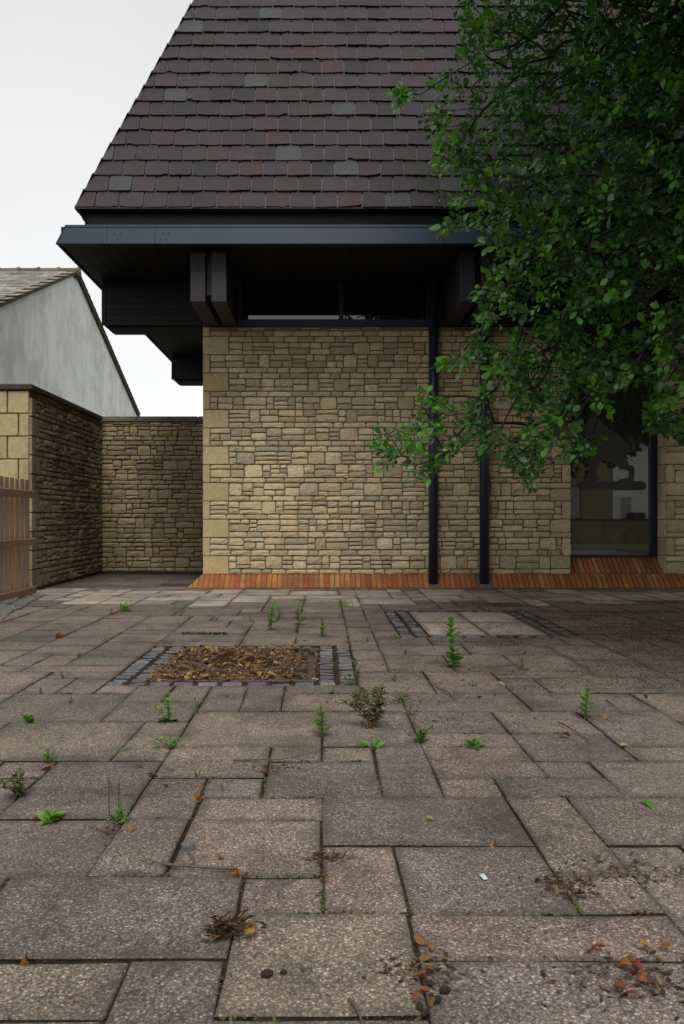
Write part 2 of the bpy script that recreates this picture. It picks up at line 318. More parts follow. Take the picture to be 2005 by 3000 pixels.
# slabs as (i0, i1, k0, k1) on the 200 mm module
traced = [(-4,-1,8,10),(-7,-4,8,10),(-5,-2,7,8),(-2,-1,5,8),(-5,-2,5,7),(-1,0,9,10),(-1,1,7,9),(1,3,9,11),(0,1,9,11),(1,4,8,9),(3,4,9,10),(3,4,10,13),(4,7,11,13),
 (4,5,8,11),(5,7,9,11),(5,7,7,9),(0,3,11,13),(-2,0,10,12),(-2,0,12,13),(-1,1,13,15),(-1,0,15,16),(0,1,15,16),(1,2,13,16),(2,3,13,14),(3,5,13,14),(4,5,14,15),(2,4,14,16),(2,4,16,17),(2,4,17,19),
 (4,6,15,17),(4,6,17,19),(5,7,13,15),(7,9,13,15),(6,9,15,16),(6,8,16,19),(-5,-3,12,15),(-7,-4,15,18),(-4,-3,15,18),(-5,-3,18,20),(-6,-3,10,12),(-3,-2,10,12),(-3,-2,12,14),(-2,-1,13,14),(-3,-1,14,16),(-3,0,16,19),(0,2,16,19),
 (-3,-2,19,22),(-2,-1,19,22),(-1,2,19,21),(1,5,6,8),(-1,1,5,7),(-8,-5,12,14),(-8,-5,7,8)]
I0, I1, K0, K1 = -18, 40, -6, 66
occ = np.zeros((I1 - I0, K1 - K0), bool); slabs = []
def claim(i0, i1, k0, k1, keep=True):
    occ[i0-I0:i1-I0, k0-K0:k1-K0] = True
    if keep: slabs.append((i0, i1, k0, k1))
def free(i0, i1, k0, k1):
    return i0 >= I0 and k0 >= K0 and i1 <= I1 and k1 <= K1 and not occ[i0-I0:i1-I0, k0-K0:k1-K0].any()
FR1 = (-6, 1, 22, 29); FR2 = (3, 10, 31, 40)
claim(*FR1, keep=False); claim(*FR2, keep=False)
for i in range(I0, I1):                       # what the buildings stand on
    for k in range(K0, K1):
        x, y = U*(i+.5), Y0 + U*(k+.5)
        if (x > -1.62 and y > 10.62) or x < -3.55 + (0 if y > 9.8 else .15 + (9.8-y)*.16) and y > 6.5: occ[i-I0, k-K0] = True
for s in traced:
    if free(*s): claim(*s)
sizes = [(3,2)]*5 + [(2,3)]*4 + [(2,2)]*5 + [(3,1)]*2 + [(2,1)]*3 + [(1,2)]*2 + [(3,3)]*1
for k in range(K0, K1):
    for i in range(I0, I1):
        if occ[i-I0, k-K0]: continue
        opts = [sizes[R.randrange(len(sizes))] for _ in range(6)] + [(2,1),(1,2),(1,1)]
        for a, b in opts:
            if free(i, i+a, k, k+b): claim(i, i+a, k, k+b); break
def slab_mesh(V, Fc, mat):
    me = MB().add(V, Fc).mesh('slab', mat); me.materials.append(M_SOIL)
    for p_ in list(me.polygons)[:12]: p_.material_index = 1
    return me
def slab_geo(wd, dp, rr, th=.045):
    ring = []; hw, hd = wd/2, dp/2
    for c0, c1 in (((-hw,-hd),(hw,-hd)),((hw,-hd),(hw,hd)),((hw,hd),(-hw,hd)),((-hw,hd),(-hw,-hd))):
        ln = math.hypot(c1[0]-c0[0], c1[1]-c0[1]); n = 3
        for q in range(n):
            t = q/n + (rr.uniform(-.1,.1) if q else 0); ring.append((c0[0]+(c1[0]-c0[0])*t + rr.uniform(-.0035,.0035), c0[1]+(c1[1]-c0[1])*t + rr.uniform(-.0025,.0025)))
    n = len(ring); V = [(x, y, -th) for x, y in ring] + [(x, y, -.0035) for x, y in ring]
    V += [(x*(1-.007/wd), y*(1-.007/dp), rr.uniform(-.0012,.0006)) for x, y in ring]
    Fc = [(i, (i+1)%n, n+(i+1)%n, n+i) for i in range(n)] + [(n+i, n+(i+1)%n, 2*n+(i+1)%n, 2*n+i) for i in range(n)] + [tuple(range(2*n, 3*n))]
    return V, Fc
def in_frame(p, pad=20):
    if p.y < .3: return False
    px, py = CX + F*p.x/p.y, CY - F*(p.z-EYE)/p.y
    return -pad < px < 2005+pad and -pad < py < 3000+pad
slabs.sort(key=lambda s: (Y0+U*s[2])); cache = {}; rest_slabs = MB(); nsl = 0
for (i0, i1, k0, k1) in slabs:
    wd, dp = (i1-i0)*U - R.uniform(.006,.011), (k1-k0)*U - R.uniform(.006,.011)
    x, y = U*(i0+i1)/2, Y0 + U*(k0+k1)/2
    smooth = y > 9.05 or (y > 8.7 and R.random() < .5)
    key = (i1-i0, k1-k0, smooth, R.randrange(4))
    if key not in cache:
        V, Fc = slab_geo((i1-i0)*U-.0065, (k1-k0)*U-(.010 if y < 2.6 else .013 if y < 4.5 else .020), R); cache[key] = (slab_mesh(V, Fc, M_FLAG if smooth else M_SLAB), V, Fc)
    me, V, Fc = cache[key]
    near = y < 4.2
    Mx = Matrix.Translation((x + R.uniform(-.003,.003), y + R.uniform(-.003,.003), R.uniform(-.003, .002))) @ Matrix.Rotation(R.uniform(-.009,.009), 4, 'Z') @ Matrix.Rotation(R.uniform(-.005,.005), 4, 'X') @ Matrix.Rotation(R.uniform(-.005,.005), 4, 'Y')
    cs = [Vector((U*a, Y0+U*b, 0)) for a in (i0, i1) for b in (k0, k1)]
    if any(in_frame(c) for c in cs) and nsl < 298:
        inst('slab', me, Mx, pave); nsl += 1
    else: rest_slabs.put(V, Fc, Mx)
rest_slabs.build('slab_remainder', M_SLAB, pave, kind='stuff')

# sett frames
SETTS = []
for q in range(6):
    b = MB(); n = 6; prof = []
    V = []
    for z, sc in ((-.05, 1.), (-.016, 1.), (0, .8)):
        for a, c in ((-.5,-.5),(0,-.52),(.5,-.5),(.52,0),(.5,.5),(0,.52),(-.5,.5),(-.52,0)):
            V.append((a*sc + R.uniform(-.035,.035), c*sc + R.uniform(-.035,.035), z + (R.uniform(-.004,.006) if z > -.02 else 0)))
    V.append((R.uniform(-.1,.1), R.uniform(-.1,.1), R.uniform(.000,.005)))
    Fc = [(r*8+i, r*8+(i+1)%8, (r+1)*8+(i+1)%8, (r+1)*8+i) for r in (0,1) for i in range(8)] + [(16+i, 16+(i+1)%8, 24) for i in range(8)]
    SETTS.append(b.add(V, Fc).mesh('sett', M_SETT))
def sett_border(fr, label, far_cols):
    x0, x1, y0, y1 = fr[0]*U, fr[1]*U, Y0+U*fr[2], Y0+U*fr[3]
    root = thing('sett_border', label, 'paving', ((x0+x1)/2, (y0+y1)/2, -.01), 'borders of granite setts')
    def sett(x, y, a, b):
        inst('sett', R.choice(SETTS), Matrix.Translation((x + R.uniform(-.004,.004), y + R.uniform(-.004,.004), R.uniform(-.009,.000))) @ Matrix.Rotation(R.uniform(-.05,.05) + R.choice((0, math.pi)), 4, 'Z') @ Matrix.Diagonal((a-.018, b-.026, 1, 1)), root)
    c = .112; rows = int((y1-y0)/.1); ph = (y1-y0)/rows
    for xs in (x0+c/2, x0+c*1.5+.006, x1-c/2, x1-c*1.5-.006):
        off = R.uniform(0, .4)
        for r in range(rows): sett(xs, y0+ph*(r+.5), c, ph)
    nx = int((x1-x0-4*c-.012)/.118); pw = (x1-x0-4*c-.012)/nx
    for r in range(nx):
        for ys in (y0+c/2, y1-c/2): sett(x0+2*c+.006+pw*(r+.5), ys, pw, c)
    return x0+2*c+.012, x1-2*c-.012, y0+c+.006, y1-c-.006
in1 = sett_border(FR1, 'grey granite sett border round the leaf-filled iron tree grate', 2)
in2 = sett_border(FR2, 'grey granite sett border round the plain beige flags', 2)
for (a0, a1) in ((in2[0], (in2[0]+in2[1])/2-.003), ((in2[0]+in2[1])/2+.003, in2[1])):
    for b0, b1 in ((in2[2], in2[2]+.78), (in2[2]+.79, in2[3])):
        V, Fc = slab_geo(a1-a0-.006, b1-b0-.006, R); inst('slab', slab_mesh(V, Fc, M_FLAG), Matrix.Translation(((a0+a1)/2, (b0+b1)/2, .001)), pave)
# iron tree grate
gx0, gx1, gy0, gy1 = in1; gc = ((gx0+gx1)/2, (gy0+gy1)/2)
grate = thing('tree_grate', 'brown cast iron tree grate half buried under dry leaves', 'grate', (gc[0], gc[1], -.02))
fr = MB()
for a in ((gx0,gx1,gy0,gy0+.03),(gx0,gx1,gy1-.03,gy1),(gx0,gx0+.03,gy0+.03,gy1-.03),(gx1-.05,gx1,gy0+.03,gy1-.03)): fr.cbox(a[0],a[1],a[2],a[3],-.03,.004,.003)
fr.build('frame', M_IRON, grate)
ring = MB(); n = 28
for k in range(n):
    a0, a1 = 2*math.pi*k/n, 2*math.pi*(k+1)/n
    P = [(gc[0]+r*math.cos(a), gc[1]+r*math.sin(a)) for r, a in ((.25,a0),(.31,a0),(.31,a1),(.25,a1))]
    ring.prism([(x, y, -.024) for x, y in P], (0,0,.028))
ring.build('ring', M_IRON, grate)
for k in range(20):
    a = 2*math.pi*(k+.5)/20; d = Vector((math.cos(a), math.sin(a), 0)); s_ = Vector((-d.y, d.x, 0))
    t = min(((gx1-gx0)/2-.05)/max(abs(d.x),1e-6), ((gy1-gy0)/2-.05)/max(abs(d.y),1e-6)); wdt = .022
    p0, p1 = Vector((gc[0],gc[1],-.024)) + d*.3, Vector((gc[0],gc[1],-.024)) + d*t
    MB().prism([p0-s_*wdt*.7, p1-s_*wdt*1.4, p1+s_*wdt*1.4, p0+s_*wdt*.7], (0,0,.025)).build('bar', M_IRON, grate)
for yy in (gc[1]-.03, gc[1]+.03):
    for xa, xb in ((gx0+.06, gc[0]-.31), (gc[0]+.31, gx1-.06)): MB().box(xa, xb, yy-.02, yy+.02, -.025, .003).build('bar', M_IRON, grate)
# drain cover by the plinth corner
p = G(412, 1341)
dr = thing('drain_cover', 'dark iron drain cover flush with the flags by the wall corner', 'drain cover', (p.x, p.y, 0))
MB().cbox(p.x-.26, p.x+.2, p.y-.22, p.y+.22, -.02, .006, .004).build('plate', M_IRON, dr)
for q in range(5): MB().box(p.x-.22, p.x+.16, p.y-.17+q*.08, p.y-.14+q*.08, .004, .0095).build('rib', M_IRON, dr)

# ================================================================== WALLS
STONES = []
for q in range(14):
    nx, ny = 5, 4; V = []; Fc = []; flat = q % 3 == 0
    for j in range(ny):
        for i in range(nx):
            edge = i in (0, nx-1) or j in (0, ny-1); x, y = i/(nx-1)-.5, j/(ny-1)-.5
            jx, jy = (R.uniform(-.022,.022), R.uniform(-.035,.035)) if edge else (R.uniform(-.05,.05), R.uniform(-.07,.07))
            z = R.uniform(.5,.75) if edge else R.uniform(.72, .85 if flat else 1.08)
            if i in (0,nx-1) and j in (0,ny-1): x *= .965; y *= .94
            V.append((x+jx, y+jy, z))
    for j in range(ny-1):
        for i in range(nx-1): a = j*nx+i; Fc.append((a, a+1, a+nx+1, a+nx))
    border = [i for i in range(nx)] + [j*nx+nx-1 for j in range(1,ny)] + [(ny-1)*nx+i for i in range(nx-2,-1,-1)] + [j*nx for j in range(ny-2,0,-1)]
    n0 = len(V); nb = len(border); V += [(V[b][0]*1.01, V[b][1]*1.01, -.4) for b in border]
    Fc += [(n0+i, n0+(i+1)%nb, border[(i+1)%nb], border[i]) for i in range(nb)]
    STONES.append((V, Fc))
BLOCKS = []
for q in range(4):
    c = .02; V = []
    for z, s_ in ((-.4, 1.), (.55, 1.), (.95, .97)):
        for a, b in ((-.5,-.5),(0,-.5),(.5,-.5),(.5,0),(.5,.5),(0,.5),(-.5,.5),(-.5,0)): V.append((a*s_+R.uniform(-.006,.006), b*s_+R.uniform(-.01,.01), z+R.uniform(-.05,.05)))
    BLOCKS.append((V, [(r*8+i, r*8+(i+1)%8, (r+1)*8+(i+1)%8, (r+1)*8+i) for r in (0,1) for i in range(8)] + [tuple(range(16,24))]))
SM = {}
def stone_mesh(v, mat):
    if (v, mat.name) not in SM: SM[(v, mat.name)] = MB().add(*STONES[v]).mesh('stone', mat)
    return SM[(v, mat.name)]
def frame_m(o, u, v, n):
    return Matrix(((u[0],v[0],n[0],o[0]),(u[1],v[1],n[1],o[1]),(u[2],v[2],n[2],o[2]),(0,0,0,1)))
def rubble(u0, u1, v0, v1, starts=None, ends=None, band=.24):
    out = []; v = v0; b = 0
    while v < v1 - .05:
        a = u0 + (starts(b) if starts else 0); e = u1 - (ends(b) if ends else 0)
        th = .072 + R.uniform(-.006,.008)
        bands = [(v, v+th, 'thin'), (v+th, v+band, 'tall')]
        if R.random() < .35: bands = [(v, v+band-th, 'tall'), (v+band-th, v+band, 'thin')]
        for (w0, w1, kd) in bands:
            w1 = min(w1, v1)
            if w1 - w0 < .035: continue
            u = a
            while u < e - 1e-4:
                wd = R.choice((.13,.16,.19,.21,.24,.27,.30)) if kd == 'thin' else R.choice((.10,.14,.18,.20,.22,.24,.27,.30))
                if e - u - wd < .07: wd = e - u
                if kd == 'thin' or (R.random() < .26 and .12 < wd < .25): out.append((u, w0, u+wd, w1))
                else:
                    t = R.choice((.34,.45,.5,.55,.64)); hs = [w0, w0+(w1-w0)*t, w1]
                    if R.random() < .15: hs = [w0, w0+(w1-w0)*.33, w0+(w1-w0)*.66, w1]
                    for h0, h1 in zip(hs, hs[1:]):
                        if wd > .2 and R.random() < .2:
                            sp = u + wd*R.uniform(.35,.65); out += [(u,h0,sp,h1),(sp,h0,u+wd,h1)]
                        else: out.append((u,h0,u+wd,h1))
                u += wd
        v += band; b += 1
    return out
def lay(rects, parent, FM, mat, limit=300, score=None, depth=.032, joint=.0155):
    rects = sorted(rects, key=lambda r: -(r[2]-r[0])*(r[3]-r[1]) * (score(r) if score else 1)); rest = MB()
    for q, (a, b, c, d) in enumerate(rects):
        wd, ht = c-a-joint*R.uniform(.8,1.25), d-b-joint*R.uniform(.75,1.25)
        v = R.randrange(len(STONES))
        M = FM @ Matrix.Translation(((a+c)/2, (b+d)/2, 0)) @ Matrix.Rotation(R.uniform(-.012,.012), 4, 'Z') @ Matrix.Diagonal((wd, ht, depth*R.uniform(.6,1.15), 1))
        if R.random() < .5: M = M @ Matrix.Rotation(math.pi, 4, 'Z')
        if q < limit: inst('stone', stone_mesh(v, mat), M, parent)
        else: rest.put(*STONES[v], M)
    if rest.v: rest.build('stone_remainder', mat, parent, kind='stuff')
def block(parent, FM, a, b, c, d, mat, depth=.022, joint=.009, name='quoin'):
    v = R.randrange(4); key = ('b', v, mat.name)
    if key not in SM: SM[key] = MB().add(*BLOCKS[v]).mesh('block', mat)
    inst(name, SM[key], FM @ Matrix.Translation(((a+c)/2, (b+d)/2, 0)) @ Matrix.Diagonal((c-a-joint, d-b-joint, depth, 1)), parent)

YW, XL, ZT, ZP = 10.85, -1.571, 3.413, .171
WX0, WX1, YG = 3.26, 4.504, 11.08
XR = 6.8
bld = thing('slate_roofed_building', 'buff stone building with steep purple slate roof and dark overhanging eaves', 'building', (2.5, 11, 0))
wall = MB().box(XL+.005, WX0-.004, YW, 17, -.05, ZT).box(WX1+.004, XR, YW, 17, -.05, ZT).build('wall', M_MORTAR, bld)
FW = frame_m((0, YW, 0), (1,0,0), (0,0,1), (0,-1,0))
nb = 14
rects = rubble(XL, WX0, ZP, ZT, starts=lambda b: .344 if b % 2 == 0 else .098, ends=lambda b: .27 if b % 2 == 0 else .12)
rects2 = rubble(WX1, XR, ZP, ZT, starts=lambda b: .27 if b % 2 == 0 else .12)
lay(rects + rects2, wall, FW, M_STONE, 300, score=lambda r: 1 if r[0] < 2.5 else .4)
for b in range(nb):
    v0, v1 = ZP + b*.24, min(ZP + (b+1)*.24, ZT)
    if v1 - v0 < .04: continue
    block(wall, FW, XL, v0, XL + (.344 if b % 2 == 0 else .098), v1, M_ASHLAR)
    for a_, c_ in ((WX0 - (.27 if b % 2 == 0 else .12), WX0), (WX1, WX1 + (.27 if b % 2 == 0 else .12))):
        hs_ = [v0, v1] if b % 2 else [v0, v0 + .24*R.choice((.3,.68)), v1]
        for h0, h1 in zip(hs_, hs_[1:]):
            if h1 > h0 + .03: inst('quoin', stone_mesh(R.randrange(14), M_STONE), FW @ Matrix.Translation(((a_+c_)/2, (h0+h1)/2, 0)) @ Matrix.Diagonal((c_-a_-.012, h1-h0-.014, .03, 1)), wall)
    FJ = frame_m((WX1, 0, 0), (0,-1,0), (0,0,1), (-1,0,0))      # the reveal of the window
    block(wall, FJ, -YG+.02, v0, -YW - (.0 if b % 2 else .08), v1, M_STONE, .02)
    if b % 2 == 0: block(wall, FJ, -YW-.08, v0, -YW+.005, v1, M_STONE, .02)
# brick plinth: bricks on edge laid on a slope
sv = Vector((0, .2, ZP)); sl = sv.length; sdir = sv.normalized(); snor = Vector((0, -sdir.z, sdir.y))
def brick_row(root, x0, x1, org_y, org_z, length, gaps=(), mitre=None):
    x = x0; MF = frame_m((0, org_y, org_z), (1,0,0), sdir, snor)
    while x < x1:
        bw = .0555 + R.uniform(-.002,.002)
        if not any(a < x + bw/2 < b for a, b in gaps):
            poly = [(x, .004), (x+bw, .004), (x+bw, length-.004), (x, length-.004)]
            if mitre:
                q = []
                for i in range(4):
                    p0, p1 = poly[i], poly[(i+1)%4]; d0 = p0[0]-(mitre[0]+p0[1]*mitre[1]); d1 = p1[0]-(mitre[0]+p1[1]*mitre[1])
                    if d0 >= 0: q.append(p0)
                    if d0*d1 < 0: t = d0/(d0-d1); q.append((p0[0]+(p1[0]-p0[0])*t, p0[1]+(p1[1]-p0[1])*t))
                poly = q
            if len(poly) >= 3:
                cx = sum(p[0] for p in poly)/len(poly); cy = sum(p[1] for p in poly)/len(poly); h = R.uniform(.007,.014)
                b = MB(); n = len(poly); V = [(px, py, -.02) for px, py in poly] + [(px, py, h-.003) for px, py in poly] + [(px+(cx-px)*.07, py+(cy-py)*.02, h) for px, py in poly]
                b.add([MF @ Vector(v) for v in V], [(r*n+i, r*n+(i+1)%n, (r+1)*n+(i+1)%n, (r+1)*n+i) for r in (0,1) for i in range(n)] + [tuple(range(2*n,3*n))])
                b.build('brick', M_BRICK, root)
        x += bw + .0125
P1, P2 = 1.444, 2.107                     # the two downpipes
pl = MB().prism([(XL-.18, YW-.2, 0), (XL, YW+.01, ZP), (XL, YW+.01, -.05), (XL-.18, YW-.2, -.05)][:4], (0,0,0)) if False else MB()
pl.add([(XL-.17,YW-.197,0),(XR,YW-.197,0),(XR,YW+.003,ZP),(XL,YW+.003,ZP),(XL-.17,YW-.197,-.05),(XR,YW-.197,-.05),(XL-.17,17,-.05),(XL-.17,17,0),(XL,17,ZP)],
    [(0,1,2,3),(0,4,5,1),(7,0,3,8),(4,0,7,6)])
pl.add([(WX0,YW+.002,ZP-.002),(WX1,YW+.002,ZP-.002),(WX1,YG,.355),(WX0,YG,.355)], [(0,1,2,3)])
plinth = pl.build('plinth', M_CEMENT, bld)
brick_row(plinth, XL-.17, 5.6, YW-.197, 0, sl, ((P1-.085, P1+.085), (P2-.085, P2+.085)), (XL-.17, .17/sl))
brick_row(plinth, WX0+.004, WX1-.03, YW+.004, ZP+.003, .30)
# windows on the ground floor
win = thing('shop_window', 'tall dark plate glass window with navy frame set in the buff stone', 'window', ((WX0+WX1)/2, YG, .35))
MB().cbox(WX0, WX1, YG-.01, YG+.09, .345, .415, .006).build('bottom_rail', M_FRAME, win)
MB().cbox(WX1-.11, WX1-.012, YG, YG+.09, .416, ZT, .006).build('jamb', M_FRAME, win)
MB().cbox(WX0, WX0+.05, YG, YG+.09, .416, ZT, .006).build('jamb', M_FRAME, win)
gl = MB().box(WX0+.05, WX1-.11, YG+.03, YG+.05, .416, ZT).build('pane', M_GLASS, win)
MB().box(WX0-.1, WX1+.3, YG+.1, YG+.14, .2, ZT).build('backing', M_BAND, win)
def etched(pts, holes, mat, name, parent, fill):
    cu = bpy.data.curves.new(name, 'CURVE'); cu.dimensions = '2D' if fill else '3D'
    for P in [pts] + holes:
        s = cu.splines.new('POLY'); s.points.add(len(P)-1); s.use_cyclic_u = True
        for q, (a, b) in zip(s.points, P): q.co = (a, b, 0, 1)
    if fill: cu.fill_mode = 'BOTH'; cu.extrude = .0008
    else: cu.bevel_depth = .0022; cu.bevel_resolution = 0
    o = bpy.data.objects.new(name, cu); COL.objects.link(o); dg = bpy.context.evaluated_depsgraph_get()
    me = bpy.data.meshes.new_from_object(o.evaluated_get(dg)); me.materials.clear(); me.materials.append(mat)
    bpy.data.objects.remove(o); return inst(name, me, frame_m((0, YG+.027 - (0 if fill else .002), 0), (1,0,0), (0,0,1), (0,-1,0)), parent)
def E(x, y):
    v = at(1650 + x/4.265, 1150 + y/4.265, YG+.03); return (v.x, v.z)
outl = [(985,1220),(1025,1203),(1040,1165),(1025,1128),(985,1110),(880,1108),(862,1090),(884,1096),(890,1010),(890,938),(868,914),(822,905),(792,872),(785,822),(798,772),(815,742),(858,748),(895,718),(906,672),(890,630),(930,622),(968,596),(930,606),(880,600),(850,560),(815,530),(822,575),(842,620),(866,652),(864,692),(835,722),(816,705),(800,658),(765,618),(745,590),
 (690,520),(600,470),(520,430),(470,350),(400,310),(330,330),(290,390),(250,400),(235,450),(270,490),(300,520),(310,600),(330,690),(340,800),(330,920),(320,1040),(290,1080),(330,1108),(230,1110),(190,1128),(175,1165),(190,1203),(230,1220)]
hole = [(640,1112),(690,1105),(712,1082),(790,1075),(816,1058),(825,1000),(805,968),(745,962),(738,940),(732,985),(716,925),(708,970),(690,905),(660,925),(640,862),(560,830),(480,850),(430,920),(420,1040),(450,1080),(420,1112)]
em = etched([E(*p) for p in outl], [[E(*p) for p in hole]], M_FILM, 'emblem', win, True)
etched([E(*p) for p in outl], [[E(*p) for p in hole]], M_LINE, 'outline', em, False)
# clerestory strip under the eaves
ZS = 4.03
strip = thing('strip_window', 'low dark strip window above the stone wall under the deep eaves', 'window', (0, 11.0, ZT))
YS = 11.0
MB().cbox(XL, XR, YS-.15, YS+.06, ZT+.002, 3.52, .005).build('sill', M_BAND, strip)
MB().box(XL+.5, XR, YS+.02, YS+.03, 3.51, ZS).build('pane', M_GLASS2, strip)
for x in (XL+.43, .25, 1.42, 2.6, 3.7, 4.8): MB().box(x-.03, x+.03, YS-.02, YS+.05, 3.521, ZS).build('mullion', M_BAND, strip)
MB().box(XL, XL+.41, YS-.12, YS+.04, 3.521, ZS).build('corner_panel', M_BOARD, strip)
# eaves
eav = inst('eaves', MB().add([(-2.98,9.42,ZS+.002),(XR,9.42,ZS+.002),(XR,17.5,ZS+.002),(-2.98,17.5,ZS+.002),(-2.98,9.42,ZS+.2),(XR,9.42,ZS+.2),(XR,17.5,ZS+.2),(-2.98,17.5,ZS+.2)],
    [(0,3,2,1),(4,5,6,7),(0,1,5,4),(2,3,7,6),(3,0,4,7)]).mesh('eaves', M_SOFFIT), None, bld)
x = -2.97
while x < 5.5:                                   # boards of the soffit
    MB().box(x, x+.142, 9.43, YW+.1, ZS-.008, ZS+.001).build('soffit_board', M_SOFFIT, eav); x += .15
for Ya, Yb in ((9.35, 9.435),):
    prof = [(-3.02,9.35,ZS-.012),(-2.935,9.435,4.26)]
    segs = [-3.02, -2.45, -1.9, 1.38, 4.3, XR]
    for q, (a, b) in enumerate(zip(segs, segs[1:])):
        a1 = a + (.085 if q == 0 else 0); a += .002; b -= .002; a1 += .002
        f = MB().prism([(a,9.35,ZS-.012),(b,9.35,ZS-.012),(b,9.435,4.26),(a1,9.435,4.26)], (0,.03,-.005))
        f.prism([(a+.03,9.37,ZS-.012),(b,9.37,ZS-.012),(b,9.435,ZS-.012),(a+.03,9.435,ZS-.012)], (0,0,.02))
        if q == 0: f.prism([(-3.02,9.35,ZS-.012),(-2.935,9.435,4.26),(-2.935,17.4,4.26),(-3.02,17.5,ZS-.012)], (.02,0,0))
        fb = f.build('fascia', M_FASCIA, eav)
        if q in (1, 2, 4):
            for j in range(6):
                xx = a + (.05 if j % 2 else .13) + .01*j; t = .15 + .33*(j//2); MB().tube([(xx, 9.35+.085*t-.004, ZS+.24*t), (xx, 9.35+.085*t+.006, ZS+.24*t)], .006, 6).build('screw', M_FASCIA, fb)
MB().box(-2.9, XR, 9.45, 9.64, 4.235, 4.258).box(-2.9,-2.78,9.64,17,4.235,4.258).build('gutter_bed', M_BAND, eav)
for a, b in ((-2.775, .28), (.284, 3.2), (3.204, XR)): MB().box(a, b, 9.65, 9.68, 4.2, 4.53).build('band_board', M_BAND, eav)
MB().box(-2.775, -2.745, 9.681, 17, 4.2, 4.53).build('band_board', M_BAND, eav)
for xc in (-1.325, 1.815, 4.95):                 # paired beam ends
    for s in (-1, 1):
        MB().cbox(xc + s*.1225 - .0875, xc + s*.1225 + .0875, 9.6, YW+.14, ZT+.006, ZS-.009, .008).build('beam', M_BEAM, bld)
    MB().box(xc-.034, xc+.034, 9.72, YW+.1, ZT+.12, ZS-.009).build('spacer', M_BAND, bld)
# boarded boxes hanging under the side eaves
for Yb, Ye, zb, nm in ((10.87, 11.4, 3.415, 0), (15.9, 16.6, 3.54, 1)):
    x0, x1 = -2.905, XL - .01
    bx = MB().box(x0+.02, x1, Yb+.012, Ye, zb+.035, ZS-.01).build('eaves_box', M_SOFFIT, bld)
    z = zb + .09
    while z < ZS - .03:
        MB().cbox(x0+.06, x1-.002, Yb-.003, Yb+.02, z, min(z+.0735, ZS-.012), .0025).build('board', M_BOARD, bx); z += .075
    MB().cbox(x0, x0+.056, Yb-.006, Yb+.03, zb+.03, ZS-.01, .004).build('corner_post', M_BOARD, bx)
    MB().cbox(x0+.057, x1, Yb-.006, Yb+.03, zb+.03, zb+.087, .004).build('bottom_board', M_BOARD, bx)
    MB().box(x0+.06, x1, Yb+.06, Ye-.05, zb+.008, zb+.036).build('base_board', M_SOFFIT, bx)

# ------------------------------------------------------------------ slate roof
EX, EYv, EZ, MS = -2.836, 9.52, 4.476, 2.634
sn = math.hypot(1, MS); up = Vector((0, 1/sn, MS/sn)); nor = Vector((0, -MS/sn, 1/sn))
RF = frame_m((0, EYv, EZ), (1,0,0), up, nor)
RL = frame_m((EX, 0, EZ), (0,-1,0), (1/sn, 0, MS/sn), (-MS/sn, 0, 1/sn))      # the left hip plane; u = -Y
roof = MB().add([(EX,EYv,EZ),(XR+.4,EYv,EZ),(XR+.4,EYv+2.1,EZ+2.1*MS),(EX+2.1,EYv+2.1,EZ+2.1*MS),(EX,18,EZ),(EX+2.1,18,EZ+2.1*MS),(XR+.4,18,EZ),(XR+.4,18,EZ+2.1*MS)],
    [(0,1,2,3),(4,0,3,5),(3,2,7,5),(0,4,6,1)]).build('roof', M_BAND, bld)
EXPO, SWD, TH = .2305, .277, .011
DX0, DX1, DZ0, DZ1 = 3.45, 6.9, 4.95, 6.62         # dormer opening
def slate_geo(u0, u1, v0, clip=None, rr=R):
    """a slate in roof coordinates: ragged tail, slightly lifted; clip(v) gives the hip line"""
    n = 6; v1 = v0 + EXPO*1.12; tail = []
    base = rr.uniform(-.005,.005); tilt = rr.uniform(-.006,.006)
    chip = rr.random() < .2; cs = rr.choice((0, n))
    for i in range(n+1):
        t = i/n; dv = base + tilt*(t-.5)*2 + rr.uniform(-.0035,.0035)
        if i in (0, n): dv += .003
        if chip and abs(i-cs) <= 1: dv += rr.uniform(.004,.022)
        tail.append([u0+(u1-u0)*t, v0+dv])
    if clip:
        for q in tail: q[0] = max(q[0], clip(q[1]) - .012)
        a = max(u0, clip(v1) - .012); b = max(u1, clip(v1))
    else: a, b = u0, u1
    if u1 - tail[0][0] < .03: return None
    lift = .032 + rr.uniform(-.003,.008); top = .012 + rr.uniform(-.003,.003); sk = rr.uniform(-.0035,.0035)
    V = [(x, v, lift + sk*(2*q/n-1) + rr.uniform(-.0015,.0015)) for q, (x, v) in enumerate(tail)] + [(x, v, lift-TH-.009) for x, v in tail] + [(b, v1, top), (a, v1, top)]
    m_ = n+1
    Fc = [tuple(range(m_)) + (2*m_, 2*m_+1)] + [(m_+i, m_+i+1, i+1, i) for i in range(n)] + [(0, 2*m_+1, m_), (n, 2*n+1, 2*m_)]
    return V, Fc
rest = MB(); cand = []
for c in range(-0, 22):
    v0 = c*EXPO; clip = lambda v: EX + v/sn
    u = EX + (c % 2)*SWD/2 - SWD + R.uniform(-.01,.01) - .05 + .0*c
    ul = clip(v0) - .012
    while u < XR + .4:
        wd = SWD + R.uniform(-.012,.012); a, b = u + .008, u + wd - .008
        if b > ul + .03:
            if a < ul + .12: a = ul - .1
            P = RF @ Vector(((max(a,ul)+b)/2, v0 + EXPO/2, .03))
            if not (b > DX0 and P.z > DZ0 - .02 and P.z < DZ1 + .02):
                cand.append((a, b, v0, clip, P))
        u += wd
def vis_score(P):
    px, py = CX + F*P.x/P.y, CY - F*(P.z-EYE)/P.y
    return (0 if in_frame(P, 0) else 5000) + max(0, px - 1100) + 0*py
cand.sort(key=lambda s: vis_score(s[4]))
